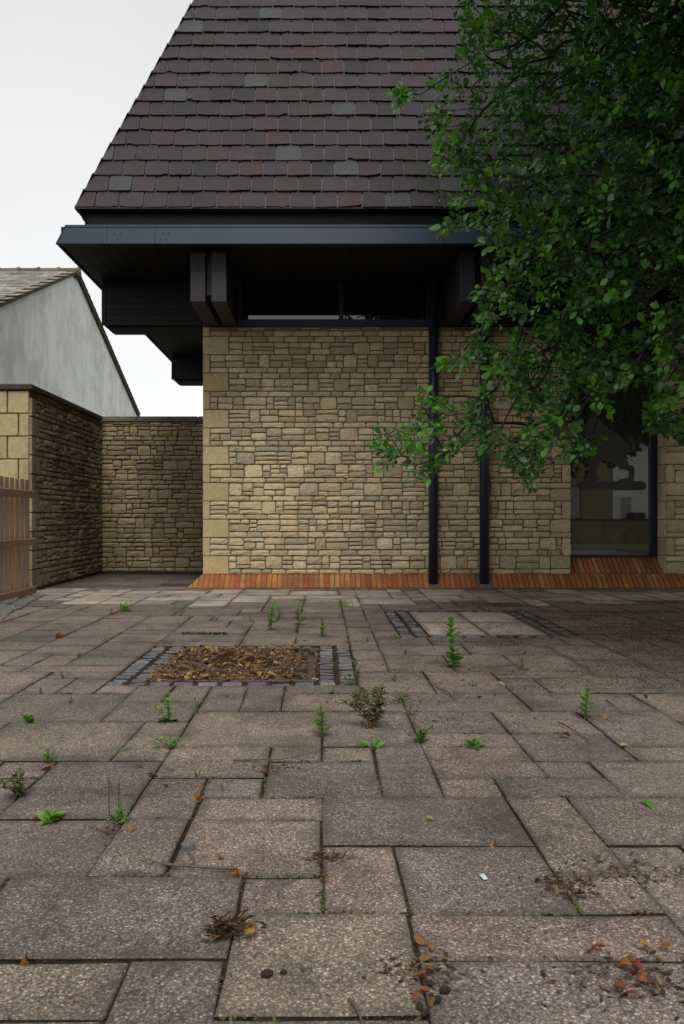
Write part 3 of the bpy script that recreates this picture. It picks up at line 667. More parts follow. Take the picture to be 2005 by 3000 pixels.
for q, (a, b, v0, clip, P) in enumerate(cand):
    gq = slate_geo(a, b, v0, clip)
    if not gq: continue
    V, Fc = gq
    if q < 298: MB().add([RF @ Vector(v) for v in V], Fc).build('slate', M_SLATE, roof)
    else: rest.add([RF @ Vector(v) for v in V], Fc)
for c in range(22):                                 # slates of the hip side
    v0 = c*EXPO; u = -18 + (c % 2)*SWD/2; ue = -(EYv + v0/sn)
    while u < ue:
        b = min(u + SWD, ue - .02); gq = slate_geo(u+.003, b-.003, v0)
        if gq: rest.add([RL @ Vector(v) for v in gq[0]], gq[1])
        u += SWD
rest.build('slate_remainder', M_SLATE, roof, kind='stuff')
MB().prism([(EX-.004,EYv-.02,EZ-.008),(XR,EYv-.02,EZ-.008),(XR,9.66,EZ-.02),(EX+.1,9.66,EZ-.02)], (0,0,.018)).prism([(EX-.004,EYv-.02,EZ-.01),(EX+.08,9.64,EZ-.13),(EX+.08,17,EZ-.13),(EX-.004,17,EZ-.01)], (.012,0,.004)).build('eaves_tilt', M_BAND, roof)
# dark dormer
dm = MB().box(DX0+.16, DX1, 10.6, 10.7, DZ0, DZ1).build('dormer', M_BAND, bld)
yd = EYv + (DZ0-EZ)/MS
MB().prism([(DX0+.14,yd,DZ0),(DX0+.14,10.65,DZ0),(DX0+.14,10.65,DZ1),(DX0+.14,EYv+(DZ1-EZ)/MS,DZ1)], (.02,0,0)).build('cheek', M_FASCIA, dm)
MB().prism([(DX0-.02,yd-.02,DZ0),(DX0+.14,yd-.02,DZ0),(DX0+.14,EYv+(DZ1-EZ)/MS-.02,DZ1),(DX0-.02,EYv+(DZ1-EZ)/MS-.02,DZ1)], (0,.03,.0)).build('flashing', M_FASCIA, dm)
MB().box(DX0+.16, DX1, yd, 10.6, DZ0-.04, DZ0).build('sill', M_FASCIA, dm)
MB().box(DX0+.3, DX1, 10.55, 10.57, DZ0+.1, DZ1-.1).build('pane', M_GLASS2, dm)
for x in (4.4, 5.4): MB().box(x-.03, x+.03, 10.52, 10.56, DZ0, DZ1).build('mullion', M_BAND, dm)

# ------------------------------------------------------------------ downpipes
def downpipe(x, label):
    root = thing('downpipe', label, 'downpipe', (x, 10.74, 0), 'round downpipes on the facade'); r, yc = .063, YW-.105
    MB().tube([(x,yc,.055),(x,yc,ZS-.01)], r, 20, True).build('pipe', M_PIPE, root, True)
    MB().tube([(x,yc,.02),(x,yc,.05)], [r*.8,r*.84], 16).build('foot_collar', M_CEMENT, root, True)
    for z in (2.2,): MB().tube([(x,yc,z),(x,yc,z+.05)], r+.007, 20).build('socket', M_PIPE, root, True)
    for z in (2.19, ): 
        MB().box(x-.016, x+.016, yc+r-.005, YW-.008, z-.03, z+.0).build('bracket', M_PIPE, root)
    MB().prism([(x-.08,YW-.198,0),(x+.08,YW-.198,0),(x+.08,YW-.005,.16),(x-.08,YW-.005,.16)], (0,0,.004)).build('mortar_bed', M_CEMENT, root)
downpipe(P1, 'dark blue round downpipe standing free of the drooping leaves, left of its twin')
downpipe(P2, 'dark blue round downpipe with alder leaves hanging over its upper half')

# ================================================================== GARDEN WALLS, FENCE
XG, YB, HW = -3.655, 13.66, 2.49
bw = thing('back_garden_wall', 'brown rubble stone wall with pale coping between house corner and side wall', 'wall', (-2.6, YB, 0))
wl = MB().box(XG-.3, XL-.004, YB, YB+.3, -.05, HW).build('core', M_MORTAR2, bw)
lay(rubble(XG, XL-.01, .02, HW), bw, frame_m((0,YB,0),(1,0,0),(0,0,1),(0,-1,0)), M_STONE2, 290, depth=.04)
cx = XG - .3
for wd in (.9, 1.0, .5): MB().cbox(cx, min(cx+wd-.004, XL-.006), YB-.045, YB+.34, HW+.002, HW+.092, .012).build('coping_stone', M_COPING, bw); cx += wd
sw = thing('side_garden_wall', 'dark mossy rubble wall with ashlar end pier behind the timber fence', 'wall', (XG, 11.9, 0))
MB().box(XG-.34, XG, 10.32, YB-.002, -.05, HW+.01).build('core', M_MORTAR2, sw)
FS = frame_m((XG,0,0),(0,1,0),(0,0,1),(1,0,0))
lay(rubble(10.32, YB-.03, .02, HW+.01, starts=lambda b: .14 if b % 2 else .27), sw, FS, M_STONE3, 299, score=lambda r: 1/(r[0]-7), depth=.034)
FP = frame_m((0,10.32,0),(1,0,0),(0,0,1),(0,-1,0)); hb = .285
for b in range(9):
    v0 = HW + .01 - (b+1)*hb; v1 = v0 + hb
    if v1 < .1: break
    v0 = max(v0, .0)
    block(sw, FP, XG-.27 if b % 2 == 0 else XG-.13, v0, XG-.002, v1, M_PIER, .026, .012)
    block(sw, FP, XG-.62, v0, XG-.275 if b % 2 == 0 else XG-.135, v1, M_PIER, .026, .012)
MB().box(XG-.62, XG-.341, 10.322, 10.6, -.05, HW+.008).build('pier_core', M_MORTAR2, sw)
for v in range(10):
    v0 = .02 + v*.24
    block(sw, FS, 10.31, v0, 10.32 + (.14 if v % 2 else .27), min(v0+.24, HW), M_STONE3, .03, .014)
cy = 10.26
for wd in (.75, .8, .85, .9): MB().cbox(XG-.36, XG+.05, cy, min(cy+wd-.004, YB-.05), HW+.012, HW+.088, .014).build('coping_stone', M_COPING2, sw); cy += wd
MB().cbox(XG-.66, XG-.362, 10.262, 10.63, HW+.012, HW+.088, .014).build('coping_stone', M_COPING2, sw)
# timber fence
fx, fe = -3.45, 9.73
fn = thing('timber_fence', 'brown timber fence panel of upright boards and three rails beside the stone pier', 'fence', (fx, 9, 0))
y = fe
while y > 5.2:
    o = MB().add([(fx-.008,y,.05),(fx+.004,y-.15,.05),(fx-.016,y-.15,.05),(fx-.016,y,.05),(fx-.008,y,1.36),(fx+.004,y-.15,1.36),(fx-.016,y-.15,1.36),(fx-.016,y,1.36)],
        [(0,3,2,1),(4,5,6,7),(0,1,5,4),(1,2,6,5),(2,3,7,6),(3,0,4,7)]).build('board', M_FENCE, fn); o.location.z = R.uniform(-.004,.003); y -= .153 + R.uniform(0,.003)
for z in (1.19, .63, .065): MB().prism([(fx+.018,fe+.05,z-.045),(fx+.068,fe+.05,z-.04),(fx+.068,fe+.05,z+.035),(fx+.018,fe+.05,z+.045)], (0,-4.6,0)).build('rail', M_RAIL, fn)
for yy in (9.66, 7.5, 5.3): MB().cbox(fx-.1, fx-.016, yy-.05, yy+.05, -.05, 1.34, .006).build('post', M_RAIL, fn)
MB().box(fx-.006, fx+.03, 9.5, 9.66, -.01, .035).build('gravel_board', M_RAIL, fn)
ed = thing('rubble_edging', 'rough pale limestone lumps along the foot of the timber fence', 'edging', (-3.25, 8.4, 0))
yy = 9.75
while yy > 6.6:
    L_ = R.uniform(.16,.34); xe = -3.3 + (9.75-yy)*.16
    for xo, wd in ((xe-.03, .17), (xe-.19, .14)):
        V, Fc = STONES[R.randrange(14)]; h = R.uniform(.03,.06)
        inst('stone', stone_mesh(R.randrange(14), M_EDGE), Matrix.Translation((xo, yy - L_/2 + R.uniform(-.03,.03), -.03)) @ Matrix.Rotation(math.pi/2 + R.uniform(-.2,.2), 4, 'Z') @ Matrix.Diagonal((L_*.95, wd, h+.025, 1)), ed)
    yy -= L_

# ================================================================== GREY GABLE HOUSE
XH = -6.2; ya, za = 20.7, 7.0; yl, zl = 13.6, 4.0; yr, zr = 28.4, 4.0
hs = thing('gabled_house', 'grey rendered gable house with slate roof beyond the garden wall', 'house', (-10, 21, 0))
MB().prism([(XH,yl,-.06),(XH,yr,-.06),(XH,yr,zr),(XH,ya,za),(XH,yl,zl)], (-8.5,0,0)).build('wall', M_RENDER, hs)
hr = MB()
def slope_pts(y0, z0, y1, z1, off): return None
nl = Vector((0, -(za-zl), (ya-yl))).normalized(); nr_ = Vector((0, (za-zr), (yr-ya))).normalized()
def panel(yA, zA, yB, zB, n_):
    a = Vector((0,yA,zA)) + n_*.01; b = Vector((0,yB,zB)) + n_*.01; t = n_*.07
    return [(XH+.07, *(p[1:])) for p in (a, b, b+t, a+t)]
hr.prism(panel(yl-.25, zl-.25*(za-zl)/(ya-yl), ya, za, nl), (-8.7,0,0)).prism(panel(ya, za, yr+.25, zr-.25*(za-zr)/(yr-ya), nr_), (-8.7,0,0))
hroof = hr.build('roof', M_MORTAR2, hs)
upl = Vector((0, ya-yl, za-zl)); Ls = upl.length; upl.normalize()
HF = frame_m(Vector((XH+.09, yl, zl)) + nl*.085, (-1,0,0), (-0.0,*upl[1:]), nl)   # u to the left, v up the slope
HF = frame_m(Vector((XH+.09, yl, zl)) + nl*.085, (1,0,0), tuple(upl), tuple(nl))
hrest = MB(); cnt = 0
for c in range(int(Ls/.27)):
    v = c*.27; u = -(c % 2)*.2
    while u > -8.4:
        a, b = u-.395, u-.004
        V = [(a,v+R.uniform(-.012,.012),.03),(b,v+R.uniform(-.012,.012),.03),(b,v+.3,.012),(a,v+.3,.012),(a,v,.012),(b,v,.012)]; Fc = [(0,1,2,3),(4,5,1,0),(1,5,2),(0,3,4)]
        V = [HF @ Vector(q) for q in V]
        if in_frame(V[0], 60) and cnt < 250 and v > Ls*.25: MB().add(V, Fc).build('slate', M_HSLATE, hroof); cnt += 1
        else: hrest.add(V, Fc)
        u -= .4
for c in range(int(Ls/.27)):                # verge slates of the far slope show as a stepped edge
    yy0 = ya + c*.25*(yr-ya)/Ls; zz0 = za - c*.25*(za-zr)/Ls
    p0 = Vector((XH+.10, yy0, zz0)) + nr_*.085; d = Vector((0, yr-ya, zr-za)).normalized()
    hrest.prism([p0, p0+d*.29+nr_*.02, p0+d*.29+nr_*.035, p0+nr_*.012], (-.5,0,0))
hrest.build('slate_remainder', M_HSLATE, hroof, kind='stuff')
u = XH + .12; q = 0
while u > -14.6:
    pts = [(u, ya, za+.06), (u-.5, ya, za+.06)]
    MB().tube([(u,ya,za+.035),(u-.02,ya,za+.035),(u-.06,ya,za+.035),(u-.48,ya,za+.035)], [.155,.155,.13,.125], 12).build('ridge_tile', M_COPING, hroof, True); u -= .5

# ================================================================== ACROSS THE STREET (seen mirrored in the window)
h1 = thing('white_cottage', 'white rendered cottage across the yard, mirrored in the shop window', 'house', (15.5, -15, 0))
MB().box(12.75, 19, -21, -14, -.06, 4.35).build('wall', M_WHITE, h1)
MB().prism([(12.6,-13.7,4.2),(12.6,-17.5,8.4),(12.6,-21.3,4.2)], (6.6,0,0)).build('roof', M_SLATE, h1)
wf = MB().box(12.98, 13.62, -14.02, -13.93, .85, 1.95).build('window', M_WHITE, h1)
MB().box(13.05, 13.5, -13.94, -13.92, .85, 1.8).build('pane', M_GLASS, wf)
MB().box(13.45, 13.98, -13.99, -13.5, .3, 1.12).build('porch', M_BAND, h1)
h2 = thing('buff_house', 'dull buff house across the yard beside the white cottage, mirrored in window', 'house', (9, -15, 0))
MB().box(3.5, 12.7, -21, -14.1, -.06, 4.9).build('wall', M_BUFF, h2)
MB().prism([(3.3,-13.8,4.7),(3.3,-17.5,8.8),(3.3,-21.3,4.7)], (9.4,0,0)).build('roof', M_SLATE, h2)
for x in (5.2, 7.6, 10.6):
    wq = MB().box(x, x+.75, -14.16, -14.06, .8, 2.3).build('window', M_BAND, h2); MB().box(x+.06, x+.69, -14.07, -14.05, .86, 2.24).build('pane', M_GLASS, wq)
lw = thing('low_yard_wall', 'low dark stone wall across the yard, mirrored in the window foot', 'wall', (10, -9, 0))
MB().box(3, 20, -9.3, -9, -.06, .8).build('core', M_STONE3, lw); MB().cbox(2.95, 20.05, -9.35, -8.95, .802, .86, .01).build('coping', M_COPING2, lw)

# ================================================================== ALDER TREE
poly = [(1062,-60),(1055,60),(1040,110),(1050,160),(985,200),(890,210),(905,240),(985,255),(985,290),(1010,330),(978,368),(1000,400),(985,452),(1015,468),(1040,500),(1015,530),(1120,548),(1132,590),(1122,640),(1090,680),(1110,740),(1050,815),(1003,832),(1045,880),(960,922),(945,962),(866,1000),(806,1048),(835,1080),(930,1060),(975,1098),(1010,1058),(1060,1078),(1100,1048),(1150,1035),(1210,1112),(1255,1070),(1345,1035),(1372,1000),(1310,960),(1322,905),(1395,925),(1420,885),(1482,880),(1490,955),(1500,1000),(1568,1008),(1700,1015),(1700,-60)]
PX = np.array(poly, float) * K
def inside(x, y):
    r = np.zeros(len(x), bool); n = len(PX); j = n-1
    for i in range(n):
        xi, yi = PX[i]; xj, yj = PX[j]
        c = ((yi > y) != (yj > y)) & (x < (xj-xi)*(y-yi)/(yj-yi+1e-9)+xi); r ^= c; j = i
    return r
def pts_in_frame(P):
    px = CX + F*P[:,0]/P[:,1]; py = CY - F*(P[:,2]-EYE)/P[:,1]
    return px, py
# visible sprays
n = 6400; x = NP.uniform(800, 2160, n)*1.0; y = NP.uniform(-60, 1420, n); ok = inside(x, y); x, y = x[ok], y[ok]
t = np.clip((x - 1150)/850, 0, 1); dep = 6.35 + NP.normal(0, .16, len(x)) + NP.uniform(-1, 1.35, len(x))*t
clump = np.array([math.sin(a*.021+1.3)*math.sin(b*.024+.4) + .6*math.sin(a*.047+b*.031) for a, b in zip(x, y)])
thin = np.where((x < 1750) & (y < 640), .4, np.where((x < 1480) & (y > 1020), .55, .9)); keep = NP.random(len(x)) < np.clip(.56 + .62*clump, .05, 1) * (.62 + .38*t) * thin; x, y, dep = x[keep], y[keep], dep[keep]
P1_ = np.stack([(x-CX)*dep/F, dep, EYE + (CY-y)*dep/F], 1)
# rest of the crown, mostly out of view; near lobe added to shade the paving
n = 9500; D = NP.normal(size=(n,3)); D /= np.linalg.norm(D, axis=1)[:,None]; D *= (NP.random(n)**.4)[:,None]
C0 = np.array([4.7, 6.8, 5.6]); P2_ = C0 + np.array([.2,-.7,.2]) + D*np.array([4.3, 4.1, 4.1]); n2 = 5200; D2 = NP.normal(size=(n2,3)); D2 /= np.linalg.norm(D2, axis=1)[:,None]; D2 *= (NP.random(n2)**.4)[:,None]
P2_ = np.concatenate([P2_, np.array([4.4, 4.4, 4.6]) + D2*np.array([4.0, 2.8, 2.9])]); px, py = pts_in_frame(P2_)
inf = (px > -80) & (px < 2090 + 260*np.clip(6.5 - P2_[:,1], 0, 4)) & (py > -60 - 120*np.clip(6.5 - P2_[:,1], 0, 4)) & (py < 3050)
P2_ = P2_[(~inf | (inside(px, py) & (P2_[:,1] > 6.0))) & (P2_[:,2] > np.where(P2_[:,1] > 4.5, 2.5, 1.7)) & (P2_[:,1] > 1.7) & (P2_[:,1] < 9.2) & (P2_[:,0] > .3 + .35*np.maximum(0, 5 - P2_[:,1]))]
PT = np.concatenate([P1_, P2_]); nvis = len(P1_); print('crown points', nvis, len(P2_))
# skeleton: trunk nodes then greedy joining outwards
TR = np.array([6.5, 6.3, 0.0]); tz = np.linspace(0, 8.2, 30)
trunk_nodes = np.stack([TR[0] + .12*np.sin(tz*.8) - .03*tz, TR[1] + .1*np.cos(tz*.7) - .1, tz], 1)
nodes = list(trunk_nodes[6:]); par = [-1]*len(nodes); nt0 = len(nodes)
dist0 = np.min(np.linalg.norm(PT[:,None,:] - trunk_nodes[None,6:,:], axis=2), axis=1); order = np.argsort(dist0)
NA = np.zeros((len(PT)+nt0, 3)); NA[:nt0] = np.array(nodes); cost = np.zeros(len(PT)+nt0); cnt = nt0; pid = np.full(len(PT)+nt0, -1); idx_of = {}
for k_ in order:
    d = np.linalg.norm(NA[:cnt] - PT[k_], axis=1); j = int(np.argmin(d*1.0 + .25*cost[:cnt]))
    NA[cnt] = PT[k_]; pid[cnt] = j; cost[cnt] = cost[j] + d[j]; idx_of[k_] = cnt; cnt += 1
wgt = np.ones(cnt)
for i in range(cnt-1, nt0-1, -1):
    if pid[i] >= 0: wgt[pid[i]] += wgt[i]
rad_ = np.clip(.0026*wgt**.48, .0025, .08)
tree = thing('alder_tree', 'dense green alder tree overhanging the paving and the shop window', 'tree', tuple(TR))
MB().tube([tuple(p) for p in trunk_nodes], list(np.linspace(.16, .05, len(trunk_nodes))), 10).build('trunk', M_BARK, tree, True)
br = MB()
for i in range(nt0, cnt):
    j = pid[i]; a, b = Vector(NA[j]), Vector(NA[i]); mid = (a+b)/2 + Vector((R.uniform(-.04,.04), R.uniform(-.04,.04), R.uniform(-.01,.05)))*(b-a).length
    ra = min(rad_[j], rad_[i]*1.5) if j >= nt0 else rad_[i]*1.25
    br.tube([a, mid, b], [ra, (ra+rad_[i])/2, rad_[i]], 5 if rad_[i] > .006 else 3, False)
br.build('branchwork', M_BARK, tree, True, kind='stuff')
LV = np.array([(0,0,0),(0,.38,.0),(0,.74,-.01),(0,1.04,-.07),(-.24,.27,.06),(-.36,.58,.08),(-.20,.90,.0),(.24,.27,.06),(.36,.58,.08),(.20,.90,.0)])
LF = [(0,1,4),(1,2,5,4),(2,3,6,5),(0,7,1),(1,7,8,2),(2,8,9,3)]
def leaves_np(pos, dirs, nrm, size):
    d = dirs/np.linalg.norm(dirs, axis=1)[:,None]; s = np.cross(d, nrm); s /= np.linalg.norm(s, axis=1)[:,None]+1e-9; nn = np.cross(s, d)
    curl = NP.uniform(.3, 1.6, len(pos))
    V = pos[:,None,:] + size[:,None,None]*(LV[None,:,0,None]*s[:,None,:] + LV[None,:,1,None]*d[:,None,:] + (LV[None,:,2]*curl[:,None])[:,:,None]*nn[:,None,:])
    return V
def leaf_object(name, V, mat, parent, kind=None):
    N = len(V); me = bpy.data.meshes.new(name); me.vertices.add(N*10); me.vertices.foreach_set('co', V.reshape(-1).astype(np.float32))
    fl = np.array([i for f in LF for i in f]); fs = np.array([len(f) for f in LF])
    loops = (np.arange(N)[:,None]*10 + fl[None,:]).reshape(-1); tot = np.tile(fs, N); st = np.concatenate([[0], np.cumsum(tot)[:-1]])
    me.loops.add(len(loops)); me.loops.foreach_set('vertex_index', loops.astype(np.int32)); me.polygons.add(len(tot)); me.polygons.foreach_set('loop_start', st.astype(np.int32)); me.polygons.foreach_set('loop_total', tot.astype(np.int32))
    me.polygons.foreach_set('use_smooth', np.ones(len(tot), bool)); me.update(calc_edges=True); me.validate(); me.materials.append(mat)
    o = inst(name, me, None, parent)
    if kind: o['kind'] = kind
    return o
A_pos, A_dir, A_n, A_s, A_y = [], [], [], [], []
twigs = MB()
for k_ in range(len(PT)):
    p = PT[k_]; i = idx_of[k_]; pa = NA[pid[i]]; d = p - pa; dl = np.linalg.norm(d)+1e-6; d = d/dl
    outw = (p - C0)/np.linalg.norm(p - C0); d = d*.5 + outw*.35 + np.array([0,0,.12]) + NP.normal(0, .35, 3); d /= np.linalg.norm(d)
    qx, qy = CX + F*p[0]/p[1], CY - F*(p[2]-EYE)/p[1]; big = not (qx < 2200 and qy > -200); vis = k_ < nvis or not big; L_ = NP.uniform(.13, .25); nl_ = int(NP.integers(10, 15)) if vis else 7
    young = NP.random() < ((.5 if p[0] < 2.3 or p[1] < 6.1 else .28) if vis else .1)
    if vis:
        for _ in range(8):
            e = p + d*(L_*.45); ex = np.array([CX + F*e[0]/e[1]]); ey = np.array([CY - F*(e[2]-EYE)/e[1]])
            if inside(ex, ey)[0]: break
            d = d*.5 + NP.normal(0, .6, 3) + np.array([.25, 0, 0]); d /= np.linalg.norm(d); L_ *= .85
        twigs.tube([p, p + d*L_*.6 + NP.normal(0,.012,3), p + d*L_], [.003, .002, .001], 3, False)
    side = np.cross(d, (0,0,1.)); side /= np.linalg.norm(side)+1e-6; upv = np.cross(side, d)
    for q in range(nl_):
        tt = (q+.4)/nl_; ang = q*2.4 + NP.uniform(-.5,.5)
        sp = side*math.cos(ang) + upv*math.sin(ang)
        ld = d*(.35+.6*tt) + sp*(1.0-.45*tt) + NP.normal(0,.22,3)
        A_pos.append(p + d*L_*tt + sp*.012); A_dir.append(ld); A_n.append(np.array([0,-.25,1.])*1.0 + outw*.5 + NP.normal(0,.42,3))
        A_s.append(NP.uniform(.026,.078)*(1 if vis else 2.3)*(.72 if tt > .8 and not young else 1)); A_y.append(young and tt > .25)
A_pos, A_dir, A_n, A_s, A_y = map(np.array, (A_pos, A_dir, A_n, A_s, A_y))
LVV = leaves_np(A_pos, A_dir, A_n, A_s)
cen = LVV.mean(1); px, py = pts_in_frame(cen); infr = (px > 5) & (px < 2000) & (py > 5)
sc = np.where(infr, A_s/cen[:,1], 0) + np.where(A_y, .003, 0) - .004*((px > 1750)); top = np.argsort(-sc)[:300]; single = np.zeros(len(A_s), bool); single[top] = True; single &= infr
crown = leaf_object('crown', LVV[~A_y & ~single], M_LEAF, tree, 'stuff')
leaf_object('young_foliage', LVV[A_y & ~single], M_YOUNG, tree, 'stuff')
twigs.build('twigs', M_BARK, tree, False, kind='stuff')
for q in np.nonzero(single)[0]: leaf_object('leaf', LVV[q:q+1], M_YOUNG if A_y[q] else M_LEAF, crown)

# ================================================================== WEEDS
def strip_leaf(n=4, wd=.32, bend=.25, fold=.08, tip=1.0):
    V = []; Fc = []
    for i in range(n+1):
        t = i/n; wv = wd*math.sin(math.pi*min(.97, (t*.92+.06)))**.8 * (1 if t < 1 else .1); z = bend*(t*t)*-1 + .0
        V += [(-wv, t, z+fold*wv/wd), (0, t, z), (wv, t, z+fold*wv/wd)]
    for i in range(n):
        a = i*3; Fc += [(a, a+1, a+4, a+3), (a+1, a+2, a+5, a+4)]
    return V, Fc
W_BROAD, W_NARROW, W_ROUND = strip_leaf(4, .26, .22), strip_leaf(4, .13, .3), strip_leaf(4, .34, .3, .2)
WM = {}
def wl_mesh(kind, mat):
    if (kind, mat.name) not in WM:
        WM[(kind, mat.name)] = MB().add(*{'broad': W_BROAD, 'narrow': W_NARROW, 'round': W_ROUND}[kind]).mesh('leaf', mat, True)
    return WM[(kind, mat.name)]
def leaf_m(p, d, L_, roll=0.):
    d = Vector(d).normalized(); s = d.cross(Vector((0,0,1)))
    if s.length < 1e-3: s = Vector((1,0,0))
    s.normalize(); n_ = s.cross(d)
    if roll: s, n_ = s*math.cos(roll) + n_*math.sin(roll), n_*math.cos(roll) - s*math.sin(roll)
    return frame_m(p, s*L_, d*L_, n_*L_)
def rdir(el0, el1, az=None):
    a = R.uniform(0, 2*math.pi) if az is None else az; e = R.uniform(el0, el1); return Vector((math.cos(a)*math.cos(e), math.sin(a)*math.cos(e), math.sin(e)))
def snap(p):                       # weeds root in the nearest paving joint
    for (i0,i1,k0,k1) in slabs:
        if U*i0 <= p.x < U*i1 and Y0+U*k0 <= p.y < Y0+U*k1:
            c = [(abs(p.x-U*i0), U*i0, p.y), (abs(p.x-U*i1), U*i1, p.y), (abs(p.y-Y0-U*k0), p.x, Y0+U*k0-.003), (abs(p.y-Y0-U*k1), p.x, Y0+U*k1-.003)]
            d, x, y = min(c)
            if d < .16: return Vector((x, y, 0))
    return p
def weed(x, y, hpx, kind, label, mat=M_WEED, name='weed', leaf='broad', n=10, stem=M_STEM, spread=1.):
    p = snap(G(x, y)); H = 1.15*hpx*K*p.y/F; root = thing(name, label, 'plant', (p.x, p.y, 0), 'weeds growing in the paving joints')
    base = Vector((p.x, p.y, -.01))
    if kind == 'rosette':
        for q in range(int(n*1.5)):
            d = rdir(.45, 1.3, q*2.4 + R.uniform(-.3,.3)); inst('leaf', wl_mesh(leaf, mat), leaf_m(base + d*.006 + Vector((R.uniform(-.2,.2),R.uniform(-.2,.2),0))*H, d, H*R.uniform(.45,.85)*spread, R.uniform(-.7,.7)), root)
    elif kind == 'upright':
        lean = Vector((R.uniform(-.08,.08), R.uniform(-.08,.08), 1)); pts = [base + lean*H*t + Vector((R.uniform(-.01,.01), 0, 0))*H for t in (0,.35,.7,1)]
        MB().tube(pts, [.0035,.003,.0025,.0015], 5).build('stem', stem, root)
        for q in range(n):
            t = .12 + .88*(q+.5)/n; pp = pts[0].lerp(pts[-1], t); l = H*(.34 if t < .75 else .24)*R.uniform(.7,1.1)*spread
            d = rdir(.15, .75 if t < .85 else 1.2, q*2.1 + R.uniform(-.3,.3)); inst('leaf', wl_mesh(leaf, mat), leaf_m(pp, d, min(l*1.2, .09*spread), R.uniform(-.3,.3)), root)
    elif kind in ('bushy', 'wispy'):
        st = MB(); fo = MB(); ns = 7 if kind == 'bushy' else 4
        for s_ in range(ns):
            d = rdir(.6, 1.45); d.x *= spread; e = base + d*H*R.uniform(.65,1.05); mid = base.lerp(e, .5) + Vector((0,0,H*.06)); st.tube([base, mid, e], [.0022,.0017,.0008], 4)
            for q in range(n):
                t = R.uniform(.15,1); pp = base.lerp(e, t) + Vector((0,0,H*.06*math.sin(t*3.1))); l = H*(R.uniform(.14,.3) if kind == 'bushy' else R.uniform(.12,.22))
                fo.put(*(W_BROAD if leaf == 'broad' else W_NARROW if leaf == 'narrow' else W_ROUND), leaf_m(pp, rdir(-.1,.9), min(l, .05), R.uniform(-.5,.5)))
        st.build('stem', stem, root); fo.build('foliage', mat, root, True, kind='stuff')
    elif kind == 'tuft':
        fo = MB()
        for q in range(n):
            d = rdir(.75, 1.45); b0 = base + Vector((R.uniform(-1,1)*H*.35*spread, R.uniform(-.3,.3)*H, 0)); l = H*R.uniform(.6,1.1); s = d.cross(Vector((0,0,1))).normalized()*.0022
            b1 = b0 + d*l*.6; b2 = b0 + d*l + Vector((0,0,-l*.12)); fo.add([b0-s, b0+s, b1+s*.8, b1-s*.8, b2], [(0,1,2,3),(3,2,4)])
        fo.build('blades', mat, root, kind='stuff')
    elif kind == 'dead':
        for q in range(n):
            d = rdir(.2, 1.3); inst('leaf', R.choice(DRYM[mat.name]), leaf_m(base + d*H*.15, d, H*R.uniform(.5,.9), R.uniform(-1.2,1.2)), root)
        MB().tube([base, base + Vector((.005,.0,H*.7))], [.003,.0015], 4).build('stem', M_DEADSTEM, root)
    elif kind == 'moss':
        fo = MB()
        for q in range(n*8):
            a = R.uniform(-1,1)*H*1.6*spread; b0 = base + Vector((a, R.gauss(0,.35)*H, .008)); fo.put(*W_ROUND, leaf_m(b0, rdir(0,1.2), R.uniform(.012,.028)))
        fo.build('foliage', mat, root, True, kind='stuff')
    return root
# curled dry leaves
DRYM = {}
def curled(seed, cup, twist):
    rr = random.Random(seed); V = []; Fc = []; n, m_ = 5, 4
    for i in range(n+1):
        t = i/n; wv = .34*math.sin(math.pi*(.06+.88*t))**.75
        for j in range(m_+1):
            s = (j/m_-.5)*2; x = s*wv; z = cup*x*x*2.2 + twist*(t-.5)*x*2 + .14*math.sin(t*4+seed)*cup + rr.uniform(-.025,.025)
            V.append((x*(1+rr.uniform(-.1,.1)), t-.5+rr.uniform(-.02,.02), z))
    for i in range(n):
        for j in range(m_): a = i*(m_+1)+j; Fc.append((a, a+1, a+m_+2, a+m_+1))
    return V, Fc
CURL = [curled(s, c, t) for s, c, t in ((1,.5,.2),(2,.9,-.5),(3,-.6,.6),(4,1.4,.3),(5,.3,-.3),(6,1.1,.8))]
for mt in (M_DRY, M_RED, M_ORANGE, M_WEED): DRYM[mt.name] = [MB().add(*c).mesh('leaf', mt, False) for c in CURL]

weed(285,1401,26,'rosette','bushy bright green weed out on the flags towards the garden wall corner',n=9)
weed(247,1407,20,'wispy','wispy pale weed beside the bushy green weed towards the garden walls',n=8)
weed(415,1409,20,'wispy','low sprawling fine-leaved weed in front of the quoined wall corner',n=12,spread=2)
weed(452,1420,16,'wispy','tiny thin weed in front of the brick plinth corner',n=8)
weed(577,1418,20,'upright','small upright weed left of the tall thin weed before the plinth',n=7)
weed(622,1440,70,'wispy','tall thin see-through weed between two leafy ones before the brick plinth',n=10,spread=.5)
weed(680,1432,46,'upright','bright leafy upright weed, tallest close before the brick plinth',n=14)
weed(738,1458,30,'upright','short bright branching weed behind the tree grate setts',n=12,spread=1.2)
weed(795,1388,24,'tuft','grass tuft at the edge of the pale flags by the plinth',M_WEED,'grass_tuft',n=40,spread=1.6)
weed(908,1459,12,'rosette','small low weed close to the sett border of the beige flags',n=6)
weed(810,1457,10,'rosette','tiny weed between the branching weed and the second sett border',n=5)
weed(165,1505,18,'dead','small weed with red and green leaves left of the tree grate',M_WEED,n=6)
weed(150,1552,22,'wispy','pale grey-green weed at the slab corner left of the tree grate',M_WEED_DULL,n=8)
weed(107,1462,26,'dead','clump of orange brown withered leaves in front of the timber fence',M_ORANGE,'withered_weed',n=9)
weed(1078,1530,102,'upright','tall slender weed with a bright low leaf cluster at its foot',n=26,spread=.8)
weed(1045,1530,38,'upright','short bright broad-leaved weed at the foot of the tall slender weed',leaf='round',n=10,spread=1.6)
weed(1085,1572,20,'wispy','low ferny weed in front of the tall slender weed',n=12,spread=1.6)
weed(1210,1536,34,'upright','small upright weed in shade before the beige flags',n=9)
weed(1325,1646,64,'upright','lone leafy upright weed in the deep shade of the alder',n=16)
